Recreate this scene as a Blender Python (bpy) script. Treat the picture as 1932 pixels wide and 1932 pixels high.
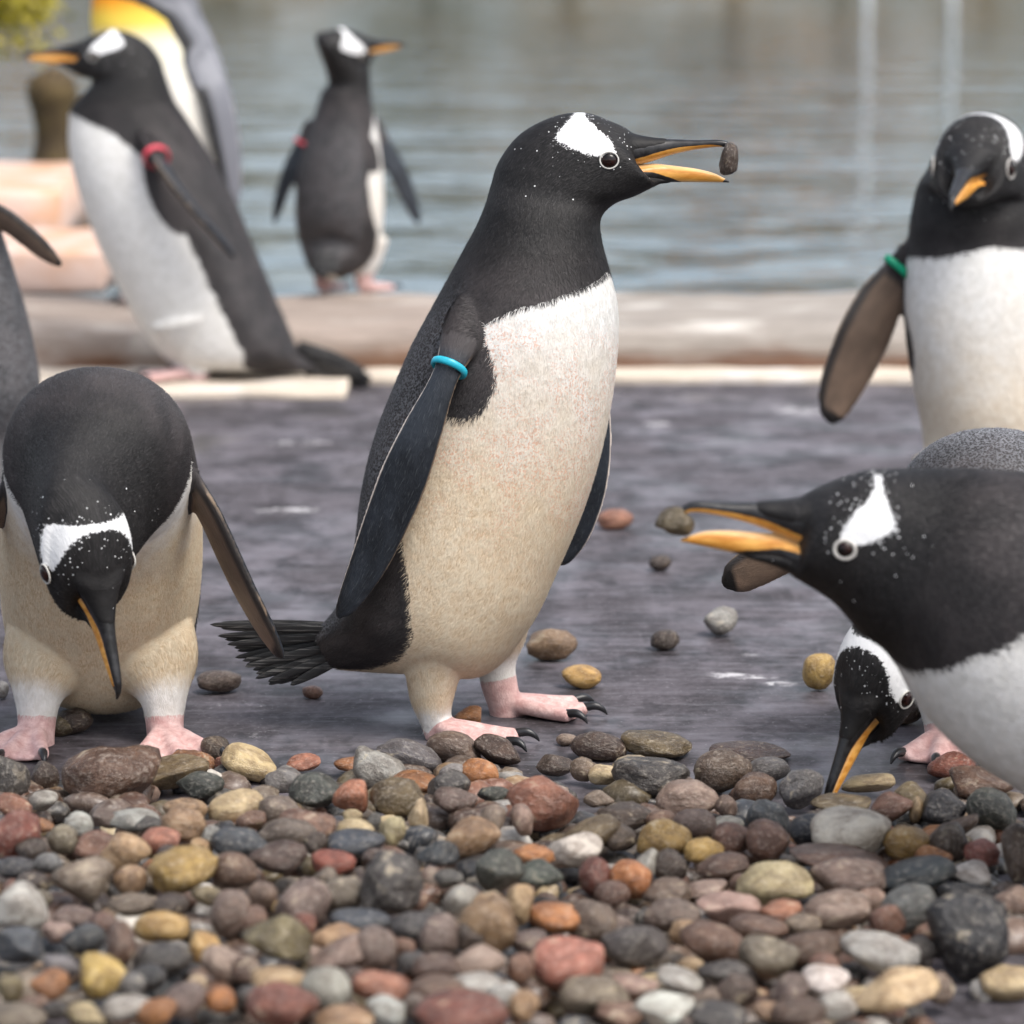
import bpy, math, random
import numpy as np
from mathutils import Vector, Matrix, noise as mnoise
from mathutils.kdtree import KDTree
from mathutils.bvhtree import BVHTree
random.seed(7); RNG = np.random.default_rng(7)
sc = bpy.context.scene
C = sc.collection
for o in list(bpy.data.objects): bpy.data.objects.remove(o)

# ------------------------------------------------------------------ camera
PITCH = math.radians(9.62); CAMZ = 0.93; FU = 6717.0       # FU: focal length in units of a 1932-wide picture
cam = bpy.data.cameras.new('camera'); camo = bpy.data.objects.new('camera', cam); C.objects.link(camo)
camo.location = (0, 0, CAMZ); camo.rotation_euler = (math.pi/2 - PITCH, 0, 0)
cam.sensor_width = 36; cam.lens = FU/1932*36; cam.clip_start = 0.05; cam.clip_end = 2000
cam.dof.use_dof = True; cam.dof.focus_distance = 3.95; cam.dof.aperture_fstop = 5.0
sc.camera = camo
# ------------------------------------------------------------------ light: overcast, soft
SUN_EL, SUN_AZ = math.radians(58), math.radians(135)         # azimuth from +Y (ahead) towards +X
w = bpy.data.worlds.new('World'); sc.world = w; w.use_nodes = True
nt = w.node_tree; bg = nt.nodes['Background']
sky = nt.nodes.new('ShaderNodeTexSky'); sky.sky_type = 'NISHITA'; sky.sun_disc = False
sky.sun_elevation = SUN_EL; sky.sun_rotation = SUN_AZ; sky.dust_density = 4.0; sky.air_density = 1.0; sky.ozone_density = 1.2
hs = nt.nodes.new('ShaderNodeHueSaturation'); hs.inputs['Saturation'].default_value = 0.46
nt.links.new(sky.outputs[0], hs.inputs['Color']); nt.links.new(hs.outputs[0], bg.inputs[0]); bg.inputs[1].default_value = 0.15
sun = bpy.data.lights.new('sun', 'SUN'); suno = bpy.data.objects.new('sun', sun); C.objects.link(suno)
sun.energy = 1.1; sun.angle = math.radians(26); sun.color = (1.0, 0.95, 0.87)
sd = Vector((math.sin(SUN_AZ)*math.cos(SUN_EL), math.cos(SUN_AZ)*math.cos(SUN_EL), math.sin(SUN_EL)))
suno.rotation_euler = (-sd).to_track_quat('-Z', 'Y').to_euler()
sc.view_settings.view_transform = 'Standard'; sc.view_settings.look = 'None'; sc.view_settings.gamma = 1
sc.view_settings.exposure = 0.83; sc.view_settings.use_curve_mapping = False
sc.render.engine = 'CYCLES'; sc.cycles.use_denoising = True
sc.cycles.max_bounces = 4; sc.cycles.diffuse_bounces = 2; sc.cycles.glossy_bounces = 3; sc.cycles.transmission_bounces = 3
sc.cycles.use_adaptive_sampling = True; sc.cycles.adaptive_threshold = 0.02
sc.cycles.sample_clamp_indirect = 4

# ------------------------------------------------------------------ helpers
CT, ST = math.cos(PITCH), math.sin(PITCH)
def ray(u, v):
    x, y = (u-966)/FU, -(v-966)/FU
    return np.array([x, y*ST + CT, y*CT - ST])
def P(u, v, Y):                                             # world point at forward distance Y
    d = ray(u, v); t = Y/d[1]
    return np.array([d[0]*t, Y, CAMZ + d[2]*t])
def G(u, v, z=0.0):                                         # world point on the level z
    d = ray(u, v); t = (z-CAMZ)/d[2]
    return np.array([d[0]*t, d[1]*t, z])
def nrm(a): a = np.asarray(a, float); return a/np.linalg.norm(a)
def lin(r, g, b): return tuple(((c/255)/12.92 if c/255 <= .04045 else ((c/255+.055)/1.055)**2.4) for c in (r, g, b))
def tag(o, label=None, cat=None, group=None, kind=None):
    for k, v_ in (('label', label), ('category', cat), ('group', group), ('kind', kind)):
        if v_: o[k] = v_
    return o
def mesh_obj(name, V, F, mat, parent=None, smooth=True, loc=None):
    me = bpy.data.meshes.new(name)
    V = np.asarray(V, float)
    if loc is not None: V = V - np.asarray(loc)
    me.from_pydata([tuple(p) for p in V], [], [tuple(f) for f in F]); me.update()
    if smooth: me.polygons.foreach_set('use_smooth', [True]*len(me.polygons))
    o = bpy.data.objects.new(name, me); C.objects.link(o)
    if mat: me.materials.append(mat)
    if parent: o.parent = parent
    if loc is not None and parent is None: o.location = loc
    return o
def empty(name, loc):
    o = bpy.data.objects.new(name, None); C.objects.link(o); o.location = tuple(loc); o.empty_display_size = .05
    return o
def catmull(rows, n):
    rows = np.asarray(rows, float); k = len(rows)
    t = np.linspace(0, k-1, n); i = np.minimum(t.astype(int), k-2); f = (t-i)[:, None]
    g = lambda j: rows[np.clip(j, 0, k-1)]
    p0, p1, p2, p3 = g(i-1), g(i), g(i+1), g(i+2)
    p0 = np.where((i == 0)[:, None], 2*p1-p2, p0); p3 = np.where((i == k-2)[:, None], 2*p2-p1, p3)
    return .5*(2*p1 + (p2-p0)*f + (2*p0-5*p1+4*p2-p3)*f*f + (3*p1-p0-3*p2+p3)*f**3)
def loft(rows, nr, na, sup=2.0, capext=.35):
    """rows: c(3) v(3) l(3) + extra columns -> V, F, extra per vertex, theta"""
    R = catmull(rows, nr); th = np.linspace(0, 2*math.pi, na, endpoint=False)
    cs, sn = np.cos(th), np.sin(th); e = 2/sup
    cs2, sn2 = np.sign(cs)*np.abs(cs)**e, np.sign(sn)*np.abs(sn)**e
    V = R[:, None, 0:3] + R[:, None, 3:6]*cs2[None, :, None] + R[:, None, 6:9]*sn2[None, :, None]
    V = V.reshape(-1, 3); X = np.repeat(R[:, 9:], na, axis=0); TH = np.tile(th, nr)
    a = np.arange(nr-1)[:, None]*na + np.arange(na)[None, :]; b = np.arange(nr-1)[:, None]*na + (np.arange(na)+1)[None, :] % na
    F = np.stack([a, b, b+na, a+na], -1).reshape(-1, 4).tolist()
    n0 = len(V); r0 = np.linalg.norm(R[0, 3:6]); r1 = np.linalg.norm(R[-1, 3:6])
    d0 = nrm(R[0, :3]-R[1, :3]+1e-9); d1 = nrm(R[-1, :3]-R[-2, :3]+1e-9)
    V = np.vstack([V, R[0, :3]+d0*r0*capext, R[-1, :3]+d1*r1*capext]); X = np.vstack([X, R[0, 9:], R[-1, 9:]]); TH = np.append(TH, [0, 0])
    F += [[n0, (j+1) % na, j] for j in range(na)]
    o = (nr-1)*na; F += [[n0+1, o+j, o+(j+1) % na] for j in range(na)]
    return V, F, X, TH
def tube(pts, rad, nr=None, na=10, flat=1.0, up=None):
    pts = np.asarray(pts, float); rows = []
    if up is None: up = (0, 1, 0) if abs(nrm(pts[-1]-pts[0])[2]) > .75 else (0, 0, 1)
    for i, p in enumerate(pts):
        t = nrm(pts[min(i+1, len(pts)-1)]-pts[max(i-1, 0)]); h = np.asarray(up, float); h = h-(h@t)*t
        if np.linalg.norm(h) < 1e-3: h = np.array([1., 0, 0])-t[0]*t
        h = nrm(h); l = np.cross(h, t); rows.append(np.concatenate([p, h*rad[i]*flat, l*rad[i], [i/(len(pts)-1)]]))
    return loft(rows, nr or 4*len(pts), na)
# ------------------------------------------------------------------ shader helper
class NT:
    def __init__(s, name):
        s.m = bpy.data.materials.new(name); s.m.use_nodes = True; s.t = s.m.node_tree
        s.b = s.t.nodes['Principled BSDF']
    def n(s, typ, **kw):
        nd = s.t.nodes.new(typ)
        for k, v in kw.items(): setattr(nd, k, v)
        return nd
    def put(s, sock, v):
        if hasattr(v, 'is_output') or hasattr(v, 'links'): s.t.links.new(v, sock)
        elif isinstance(v, (tuple, list)) and len(v) == 3 and sock.type == 'RGBA': sock.default_value = (*v, 1)
        else: sock.default_value = v
    def ma(s, op, a, b=0.0, c=None):
        nd = s.n('ShaderNodeMath', operation=op); s.put(nd.inputs[0], a); s.put(nd.inputs[1], b)
        if c is not None: s.put(nd.inputs[2], c)
        return nd.outputs[0]
    def mr(s, v, a, b, c=0.0, d=1.0, smooth=True):
        nd = s.n('ShaderNodeMapRange', interpolation_type='SMOOTHSTEP' if smooth else 'LINEAR')
        for i, x in enumerate((v, a, b, c, d)): s.put(nd.inputs[i], x)
        return nd.outputs[0]
    def mix(s, f, a, b, bt='MIX'):
        nd = s.n('ShaderNodeMix', data_type='RGBA', blend_type=bt); s.put(nd.inputs[0], f); s.put(nd.inputs[6], a); s.put(nd.inputs[7], b)
        return nd.outputs[2]
    def noise(s, vec, scale, detail=3.0, rough=.55, dist=0.0):
        nd = s.n('ShaderNodeTexNoise'); s.put(nd.inputs['Scale'], scale); nd.inputs['Detail'].default_value = detail
        nd.inputs['Roughness'].default_value = rough; nd.inputs['Distortion'].default_value = dist
        if vec is not None: s.put(nd.inputs['Vector'], vec)
        return nd.outputs['Fac']
    def vor(s, vec, scale, feat='F1', rnd=1.0, out='Distance'):
        nd = s.n('ShaderNodeTexVoronoi', feature=feat); s.put(nd.inputs['Scale'], scale); nd.inputs['Randomness'].default_value = rnd
        s.put(nd.inputs['Vector'], vec); return nd.outputs[out]
    def mapv(s, vec, sc=(1, 1, 1), loc=(0, 0, 0), rot=(0, 0, 0)):
        nd = s.n('ShaderNodeMapping'); nd.inputs['Scale'].default_value = sc; nd.inputs['Location'].default_value = loc; nd.inputs['Rotation'].default_value = rot
        s.put(nd.inputs[0], vec); return nd.outputs[0]
    def attr(s, name):
        nd = s.n('ShaderNodeAttribute', attribute_name=name); sp = s.n('ShaderNodeSeparateXYZ'); s.t.links.new(nd.outputs['Vector'], sp.inputs[0])
        return nd.outputs['Vector'], sp.outputs
    def obj(s): return s.n('ShaderNodeTexCoord').outputs['Object']
    def bump(s, h, strength=.3, dist=.002, prev=None):
        nd = s.n('ShaderNodeBump'); nd.inputs['Strength'].default_value = strength; nd.inputs['Distance'].default_value = dist
        s.put(nd.inputs['Height'], h)
        if prev is not None: s.put(nd.inputs['Normal'], prev)
        return nd.outputs[0]
    def fin(s, col=None, rough=None, normal=None, **kw):
        if col is not None: s.put(s.b.inputs['Base Color'], col)
        if rough is not None: s.put(s.b.inputs['Roughness'], rough)
        if normal is not None: s.put(s.b.inputs['Normal'], normal)
        for k, v in kw.items(): s.put(s.b.inputs[k.replace('_', ' ')], v)
        return s.m
def simple(name, col, rough=.5, **kw):
    k = NT(name); n = k.noise(k.obj(), 60, 4)
    return k.fin(k.mix(k.mr(n, .3, .7), tuple(c*.8 for c in col), tuple(min(1, c*1.15) for c in col)), rough, **kw)

# ------------------------------------------------------------------ materials of the setting
def mat_deck():
    k = NT('wet_deck'); c = k.obj()
    g = k.noise(k.mapv(c, (6, 4.2, 3)), 1.6, 5, .72)                       # long soft grain
    saw = k.n('ShaderNodeTexWave', wave_type='RINGS', rings_direction='SPHERICAL'); saw.inputs['Scale'].default_value = 15
    saw.inputs['Distortion'].default_value = 9; saw.inputs['Detail'].default_value = 2; saw.inputs['Detail Scale'].default_value = 2.5
    k.put(saw.inputs[0], k.mapv(c, (1, 1, 1), (-1.2, -3.2, 0)))
    scr = k.noise(k.mapv(c, (34, 3, 3), rot=(0, 0, .45)), 1.0, 2, .7)
    patch = k.noise(c, 3.3, 4, .65); fine = k.noise(c, 140, 2, .7); blot = k.noise(k.mapv(c, (3.4, 2.6, 1)), 2.0, 4, .75, .4)
    base = k.mix(k.mr(g, .36, .64), lin(40, 37, 39), lin(106, 101, 107))
    base = k.mix(k.mr(patch, .45, .65, 0, .6), base, lin(66, 61, 64))
    base = k.mix(k.ma('MULTIPLY', k.mr(saw.outputs[1], .55, .95), k.mr(patch, .42, .66, 0, .22)), base, lin(112, 106, 112))
    base = k.mix(k.mr(scr, .56, .78, 0, .22), base, lin(124, 118, 125))
    grain = k.noise(k.mapv(c, (7, 48, 5), rot=(0, 0, .06)), 1.0, 3, .7)
    base = k.mix(k.mr(grain, .50, .66, 0, .30), base, lin(128, 126, 132)); base = k.mix(k.mr(grain, .46, .34, 0, .35), base, lin(40, 36, 38))
    base = k.mix(k.mr(fine, .60, .76, 0, .6), base, lin(150, 145, 150))
    base = k.mix(k.mr(blot, .55, .68, 0, .6), base, lin(38, 34, 36))
    # dried droppings, each a smear with a place and a direction of its own
    w_ = k.noise(k.mapv(c, (14, 15, 1)), 2.6, 4, .8, .6)
    tot = None
    for (u, v, hx, hy, a, st) in [(550, 962, .10, .022, .1, 1), (570, 835, .13, .03, .12, .8), (1390, 1276, .085, .018, -.12, 1), (1475, 1290, .05, .012, -.1, 1), (430, 1330, .10, .02, 0, .6), (480, 1385, .09, .03, .3, .5),
                               (1240, 800, .05, .03, 0, 1), (1510, 775, .13, .07, .3, .9), (1250, 750, .22, .07, 0, .55), (900, 760, .5, .05, 0, .5), (1420, 1235, .03, .012, 0, .8), (1130, 1400, .09, .02, 0, .7), (640, 750, .2, .04, 0, .6), (1350, 1190, .09, .05, .6, .25)]:
        p = G(u, v)
        m = k.n('ShaderNodeMapping', vector_type='TEXTURE'); m.inputs['Location'].default_value = tuple(p); m.inputs['Rotation'].default_value = (0, 0, a); m.inputs['Scale'].default_value = (hx, hy*2.2, 1)
        k.put(m.inputs[0], c); gr = k.n('ShaderNodeTexGradient', gradient_type='SPHERICAL'); k.put(gr.inputs[0], m.outputs[0])
        f = k.ma('MULTIPLY', k.mr(gr.outputs[1], 0, .8), st)
        tot = f if tot is None else k.ma('MAXIMUM', tot, f)
    dm = k.ma('MULTIPLY', k.mr(k.ma('ADD', k.ma('MULTIPLY', tot, .36), w_), .72, 1.0), .85)
    base = k.mix(dm, base, lin(205, 203, 205))
    rough = k.mr(patch, .35, .62, .30, .70); rough = k.ma('ADD', rough, k.ma('MULTIPLY', dm, .25))
    h = k.ma('ADD', k.ma('MULTIPLY', scr, .5), k.ma('ADD', g, k.ma('MULTIPLY', fine, .25)))
    return k.fin(base, rough, k.bump(h, .3, .003), Specular_IOR_Level=.3)
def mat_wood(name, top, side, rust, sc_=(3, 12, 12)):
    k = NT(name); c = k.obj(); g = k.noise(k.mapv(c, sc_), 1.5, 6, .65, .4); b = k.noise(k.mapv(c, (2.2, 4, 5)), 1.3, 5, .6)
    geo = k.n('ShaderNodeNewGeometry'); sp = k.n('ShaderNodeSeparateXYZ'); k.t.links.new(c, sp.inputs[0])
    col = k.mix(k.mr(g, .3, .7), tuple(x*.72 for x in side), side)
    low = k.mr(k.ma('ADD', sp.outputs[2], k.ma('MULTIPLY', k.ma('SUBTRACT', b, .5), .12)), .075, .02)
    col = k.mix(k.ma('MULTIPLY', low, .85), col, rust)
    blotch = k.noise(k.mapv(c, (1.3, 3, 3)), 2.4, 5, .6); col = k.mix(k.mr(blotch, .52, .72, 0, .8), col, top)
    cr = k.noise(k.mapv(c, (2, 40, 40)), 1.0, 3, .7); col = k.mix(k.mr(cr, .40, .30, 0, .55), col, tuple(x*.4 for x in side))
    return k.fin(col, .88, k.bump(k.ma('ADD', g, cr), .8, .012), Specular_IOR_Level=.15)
def mat_water():
    k = NT('pool_water'); c = k.obj()
    a = k.noise(k.mapv(c, (.75, 1.15, 1)), 1.0, 3, .5, .3); s_ = k.noise(k.mapv(c, (2.1, 3.0, 1), rot=(0, 0, .3)), 1.3, 2, .5, .3)
    h = k.ma('ADD', a, k.ma('MULTIPLY', s_, .22))
    return k.fin((.09, .135, .155), .02, k.bump(h, 1.0, .085), IOR=1.33, Specular_IOR_Level=.5)
# ------------------------------------------------------------------ the setting
M_DECK = mat_deck()
def grid(x0, x1, y0, y1, nx, ny, zf):
    xs, ys = np.linspace(x0, x1, nx+1), np.linspace(y0, y1, ny+1)
    V = [(x, y, zf(x, y)) for y in ys for x in xs]
    F = [(j*(nx+1)+i, j*(nx+1)+i+1, (j+1)*(nx+1)+i+1, (j+1)*(nx+1)+i) for j in range(ny) for i in range(nx)]
    return V, F
V, F = grid(-300, 300, -40, 560, 20, 20, lambda x, y: -1.6)
tag(mesh_obj('ground', V, F, simple('earth', (.09, .075, .05), .9)), kind='structure')
V, F = grid(-9, 9, -2, 7.14, 40, 30, lambda x, y: 0.0)
deck = tag(mesh_obj('deck', V, F, M_DECK), kind='structure')
V, F = grid(-70, 70, 7.4, 49, 20, 20, lambda x, y: -.17)
tag(mesh_obj('water', V, F, mat_water()), kind='structure')
# low bank beyond the pool
def bankz(x, y): return -.4 + 1.3*(1-math.exp(-max(0, y-47)*.25)) + .35*mnoise.noise(Vector((x*.12, y*.2, 0)))
V, F = grid(-90, 90, 46, 120, 90, 30, bankz)
kb = NT('bank_earth'); nb = kb.noise(kb.obj(), .35, 6); tag(mesh_obj('bank', V, F, kb.fin(kb.mix(kb.mr(nb, .35, .65), lin(58, 54, 28), lin(100, 80, 44)), .9)), kind='structure')

# timbers edging the pool
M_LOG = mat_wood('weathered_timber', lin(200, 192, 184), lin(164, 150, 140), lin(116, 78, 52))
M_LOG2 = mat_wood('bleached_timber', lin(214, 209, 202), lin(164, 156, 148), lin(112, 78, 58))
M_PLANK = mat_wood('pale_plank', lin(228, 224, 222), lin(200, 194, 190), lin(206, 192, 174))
def timber(name, x0, x1, y, depth, h, mat, label, seed, z0=-.02, sup=4.5):
    n = 60; rows = []
    for i in range(n):
        x = x0+(x1-x0)*i/(n-1); q = lambda s, a: a*mnoise.noise(Vector((x*1.7, seed*9.1+s, 0)))
        hh = (h/2)*(1+q(1, .12)); dd = depth/2*(1+q(2, .05))
        rows.append(np.concatenate([[x, y+depth/2+q(3, .015), z0+hh], [0, 0, -hh], [0, -dd, 0], [0]]))
    V, F, X, T = loft(rows, 140, 40, sup=sup, capext=.02)
    V = np.array([p + .006*np.array([0, mnoise.noise(Vector(p*9)), mnoise.noise(Vector(p*9+50))]) + .5*h*.12*np.array([0, mnoise.noise(Vector((p[0]*4, p[1]*9, p[2]*9))), mnoise.noise(Vector((p[0]*4, p[1]*12, 7)))]) for p in V])
    o = mesh_obj(name, V, F, mat, loc=(0, 0, 0)); return tag(o, label, 'timber', None)
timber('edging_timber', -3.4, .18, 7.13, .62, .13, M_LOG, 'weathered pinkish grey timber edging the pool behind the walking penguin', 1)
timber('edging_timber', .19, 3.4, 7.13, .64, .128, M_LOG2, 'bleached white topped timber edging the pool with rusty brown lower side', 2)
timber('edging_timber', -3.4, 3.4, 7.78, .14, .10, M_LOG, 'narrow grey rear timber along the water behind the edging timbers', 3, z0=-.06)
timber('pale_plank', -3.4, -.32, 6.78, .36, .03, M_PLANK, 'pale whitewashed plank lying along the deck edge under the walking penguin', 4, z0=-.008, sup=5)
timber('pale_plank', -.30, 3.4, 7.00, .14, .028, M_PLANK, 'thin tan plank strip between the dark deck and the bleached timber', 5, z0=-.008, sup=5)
# stone steps at the left, in the pool
def block(name, u0, u1, v0, v1, Y, depth, mat, label, cat='stone'):
    a, b = P(u0, v1, Y), P(u1, v0, Y); x0, x1, z0, z1 = a[0], b[0], a[2], b[2]
    rows = []; n = 10
    cx, cz = (x0+x1)/2, (z0+z1)/2
    for i in range(n):
        t = i/(n-1); s_ = 1-.06*max(0, abs(t-.5)*2-.8)/.2
        rows.append(np.concatenate([[x0+(x1-x0)*t, Y+depth/2, cz], [0, 0, -(z1-z0)/2*s_], [0, -depth/2*s_, 0], [0]]))
    V, F, X, T = loft(rows, 40, 48, sup=9, capext=.02)
    V = np.array([p + .008*np.array([mnoise.noise(Vector(p*6+20)), mnoise.noise(Vector(p*6)), mnoise.noise(Vector(p*6+50))]) for p in V])
    c0 = np.array([cx, Y+depth/2, z0]); return tag(mesh_obj(name, V, F, mat, loc=c0), label, cat)
def mat_stone(name, a, b, sc_=8):
    k = NT(name); c = k.obj(); n = k.noise(c, sc_, 6); n2 = k.noise(c, sc_*9, 4)
    return k.fin(k.mix(k.mr(n, .35, .65), a, b), .8, k.bump(k.ma('ADD', n, k.ma('MULTIPLY', n2, .4)), .4, .01))
M_PINK = mat_stone('pink_sandstone', lin(205, 160, 128), lin(216, 190, 178))
block('stone_block', -330, 190, 470, 560, 8.05, .62, M_PINK, 'long pinkish sandstone block, lower step beside the pool timbers')
block('stone_block', -330, 108, 352, 470, 8.72, .95, M_PINK, 'upper pinkish sandstone block standing behind the lower step')
M_MOSS = mat_stone('mossy_rock', lin(66, 56, 30), lin(98, 84, 46), 4)
def boulder(name, c, r, mat, label, seed, cat='rock', sub=4):
    import bmesh
    bm = bmesh.new(); bmesh.ops.create_icosphere(bm, subdivisions=sub, radius=1)
    for v in bm.verts:
        d = v.co.normalized(); f = 1 + .28*mnoise.noise(d*1.6+Vector((seed*7.3, 0, 0))) + .10*mnoise.noise(d*4+Vector((seed*3.1, 5, 0)))
        v.co = Vector((d.x*r[0]*f, d.y*r[1]*f, d.z*r[2]*f))
    me = bpy.data.meshes.new(name); bm.to_mesh(me); bm.free(); me.polygons.foreach_set('use_smooth', [True]*len(me.polygons)); me.materials.append(mat)
    o = bpy.data.objects.new(name, me); C.objects.link(o); o.location = tuple(c); return tag(o, label, cat)
boulder('mossy_rock', P(70, 345, 10.4)+[0, 0, -.1], (.30, .3, .17), M_MOSS, 'low olive mossy rock behind the pink stone blocks', 2)
# weathered brown stump with rounded head
st = P(104, 330, 10.2); tp = P(104, 132, 10.2); hgt = tp[2]-st[2]
rows = [np.concatenate([st+[0.004*math.sin(i), 0, hgt*t-.12*(i == 0)], [0, -r, 0], [r, 0, 0], [0]]) for i, (t, r) in enumerate([(0, .1), (.12, .072), (.35, .058), (.6, .064), (.78, .074), (.92, .062), (1.0, .03)])]
V, F, X, T = loft(rows, 40, 24); tag(mesh_obj('wooden_post', V, F, mat_stone('brown_bark', lin(60, 46, 26), lin(88, 72, 40), 14), loc=st), 'dark brown round headed post rising behind the walking penguin', 'post')
# leaf clumps: shrub and far trees
def leaf_mesh(name, n, rad, size, seed, flat=1.0):
    r = np.random.default_rng(seed); V, F = [], []
    cl = r.normal(size=(max(6, n//40), 3)); cl /= np.linalg.norm(cl, axis=1)[:, None]; cl *= (r.random((len(cl), 1))**.5)*.75
    for i in range(n):
        c = (cl[r.integers(len(cl))] + r.normal(size=3)*.2)*rad*np.array([1, 1, flat])
        a = nrm(r.normal(size=3)); b = nrm(np.cross(a, r.normal(size=3))); s = size*(.6+.8*r.random()); k0 = len(V)
        V += [c-a*s, c+b*s*.45, c+a*s, c-b*s*.45]; F.append((k0, k0+1, k0+2, k0+3))
    return V, F
def mat_leaf(name, a, b):
    k = NT(name); n = k.noise(k.obj(), 3, 3); k.fin(k.mix(k.mr(n, .35, .65), a, b), .55); return k.m
M_YG = mat_leaf('yellow_green_leaves', lin(150, 140, 30), lin(196, 178, 60)); M_OL = mat_leaf('olive_leaves', lin(92, 84, 18), lin(140, 116, 34)); M_RU = mat_leaf('rusty_leaves', lin(160, 106, 30), lin(206, 144, 54))
M_TRUNK = simple('bark', (.09, .07, .05), .9)
b0 = P(-8, 150, 11.5); root = empty('shrub', b0); tag(root, 'blurred yellow green shrub in the corner beyond the stone blocks', 'shrub')
V, F = leaf_mesh('f', 3500, .26, .02, 5); mesh_obj('foliage', np.array(V)+[-.02, 0, .33], F, M_YG, root, False)
V, F, X, T = tube([(-.06, 0, -.35), (-.05, 0, 0), (0, 0, .25)], [.012, .01, .006]); mesh_obj('stem', V, F, M_TRUNK, root)
WV, WF, WM = [], [], []                              # far wood on the other bank, one mass
def tree(x, y, h, cr, mi):
    z = bankz(x, y)-.1
    V, F = leaf_mesh('c', 1600, cr, .24, int(x*13) % 97, .9); k0 = len(WV); WV.extend(np.array(V)+[x, y, z+h-cr*.8]); WF.extend(tuple(i+k0 for i in f) for f in F); WM.extend([mi]*len(F))
    V, F, X, T = tube([(0, 0, -.2), (.05, 0, h*.3), (0, .1, h*.7)], [.16, .12, .05]); k0 = len(WV); WV.extend(V+[x, y, z]); WF.extend(tuple(i+k0 for i in f) for f in F); WM.extend([2]*len(F))
for i in range(26):
    x = -26+i*2.05+random.uniform(-.6, .6); rust = i in (8, 9, 14, 15)
    h = random.uniform(1.6, 3.9)*(1.15 if rust else 1) if i < 17 else random.uniform(1.2, 2.2)
    tree(x, 50+random.uniform(-1, 4), h, h*.42, 1 if rust else 0)
wood = mesh_obj('wood', WV, WF, M_OL, None, False); wood.data.materials.append(M_RU); wood.data.materials.append(M_TRUNK); wood.data.polygons.foreach_set('material_index', WM)
tag(wood, 'distant olive and rusty wood mirrored in the pool water', 'wood', kind='stuff')
M_WHITE = simple('white_paint', (.75, .77, .78), .5)
for x, hh, nm in ((4.6, 1.25, 'tallest'), (5.7, .85, 'shortest'), (6.9, 1.15, 'second tallest'), (8.2, .95, 'second shortest'), (9.4, 1.05, 'middle sized')):
    V, F, X, T = tube([(0, 0, -.6), (0, 0, .5), (0, 0, hh)], [.045, .045, .04]); tag(mesh_obj('white_post', V, F, M_WHITE, loc=None), nm+' white post standing at the far water edge', 'post', 'white posts at the far water edge').location = (x, 46.5, -.3)
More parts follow.
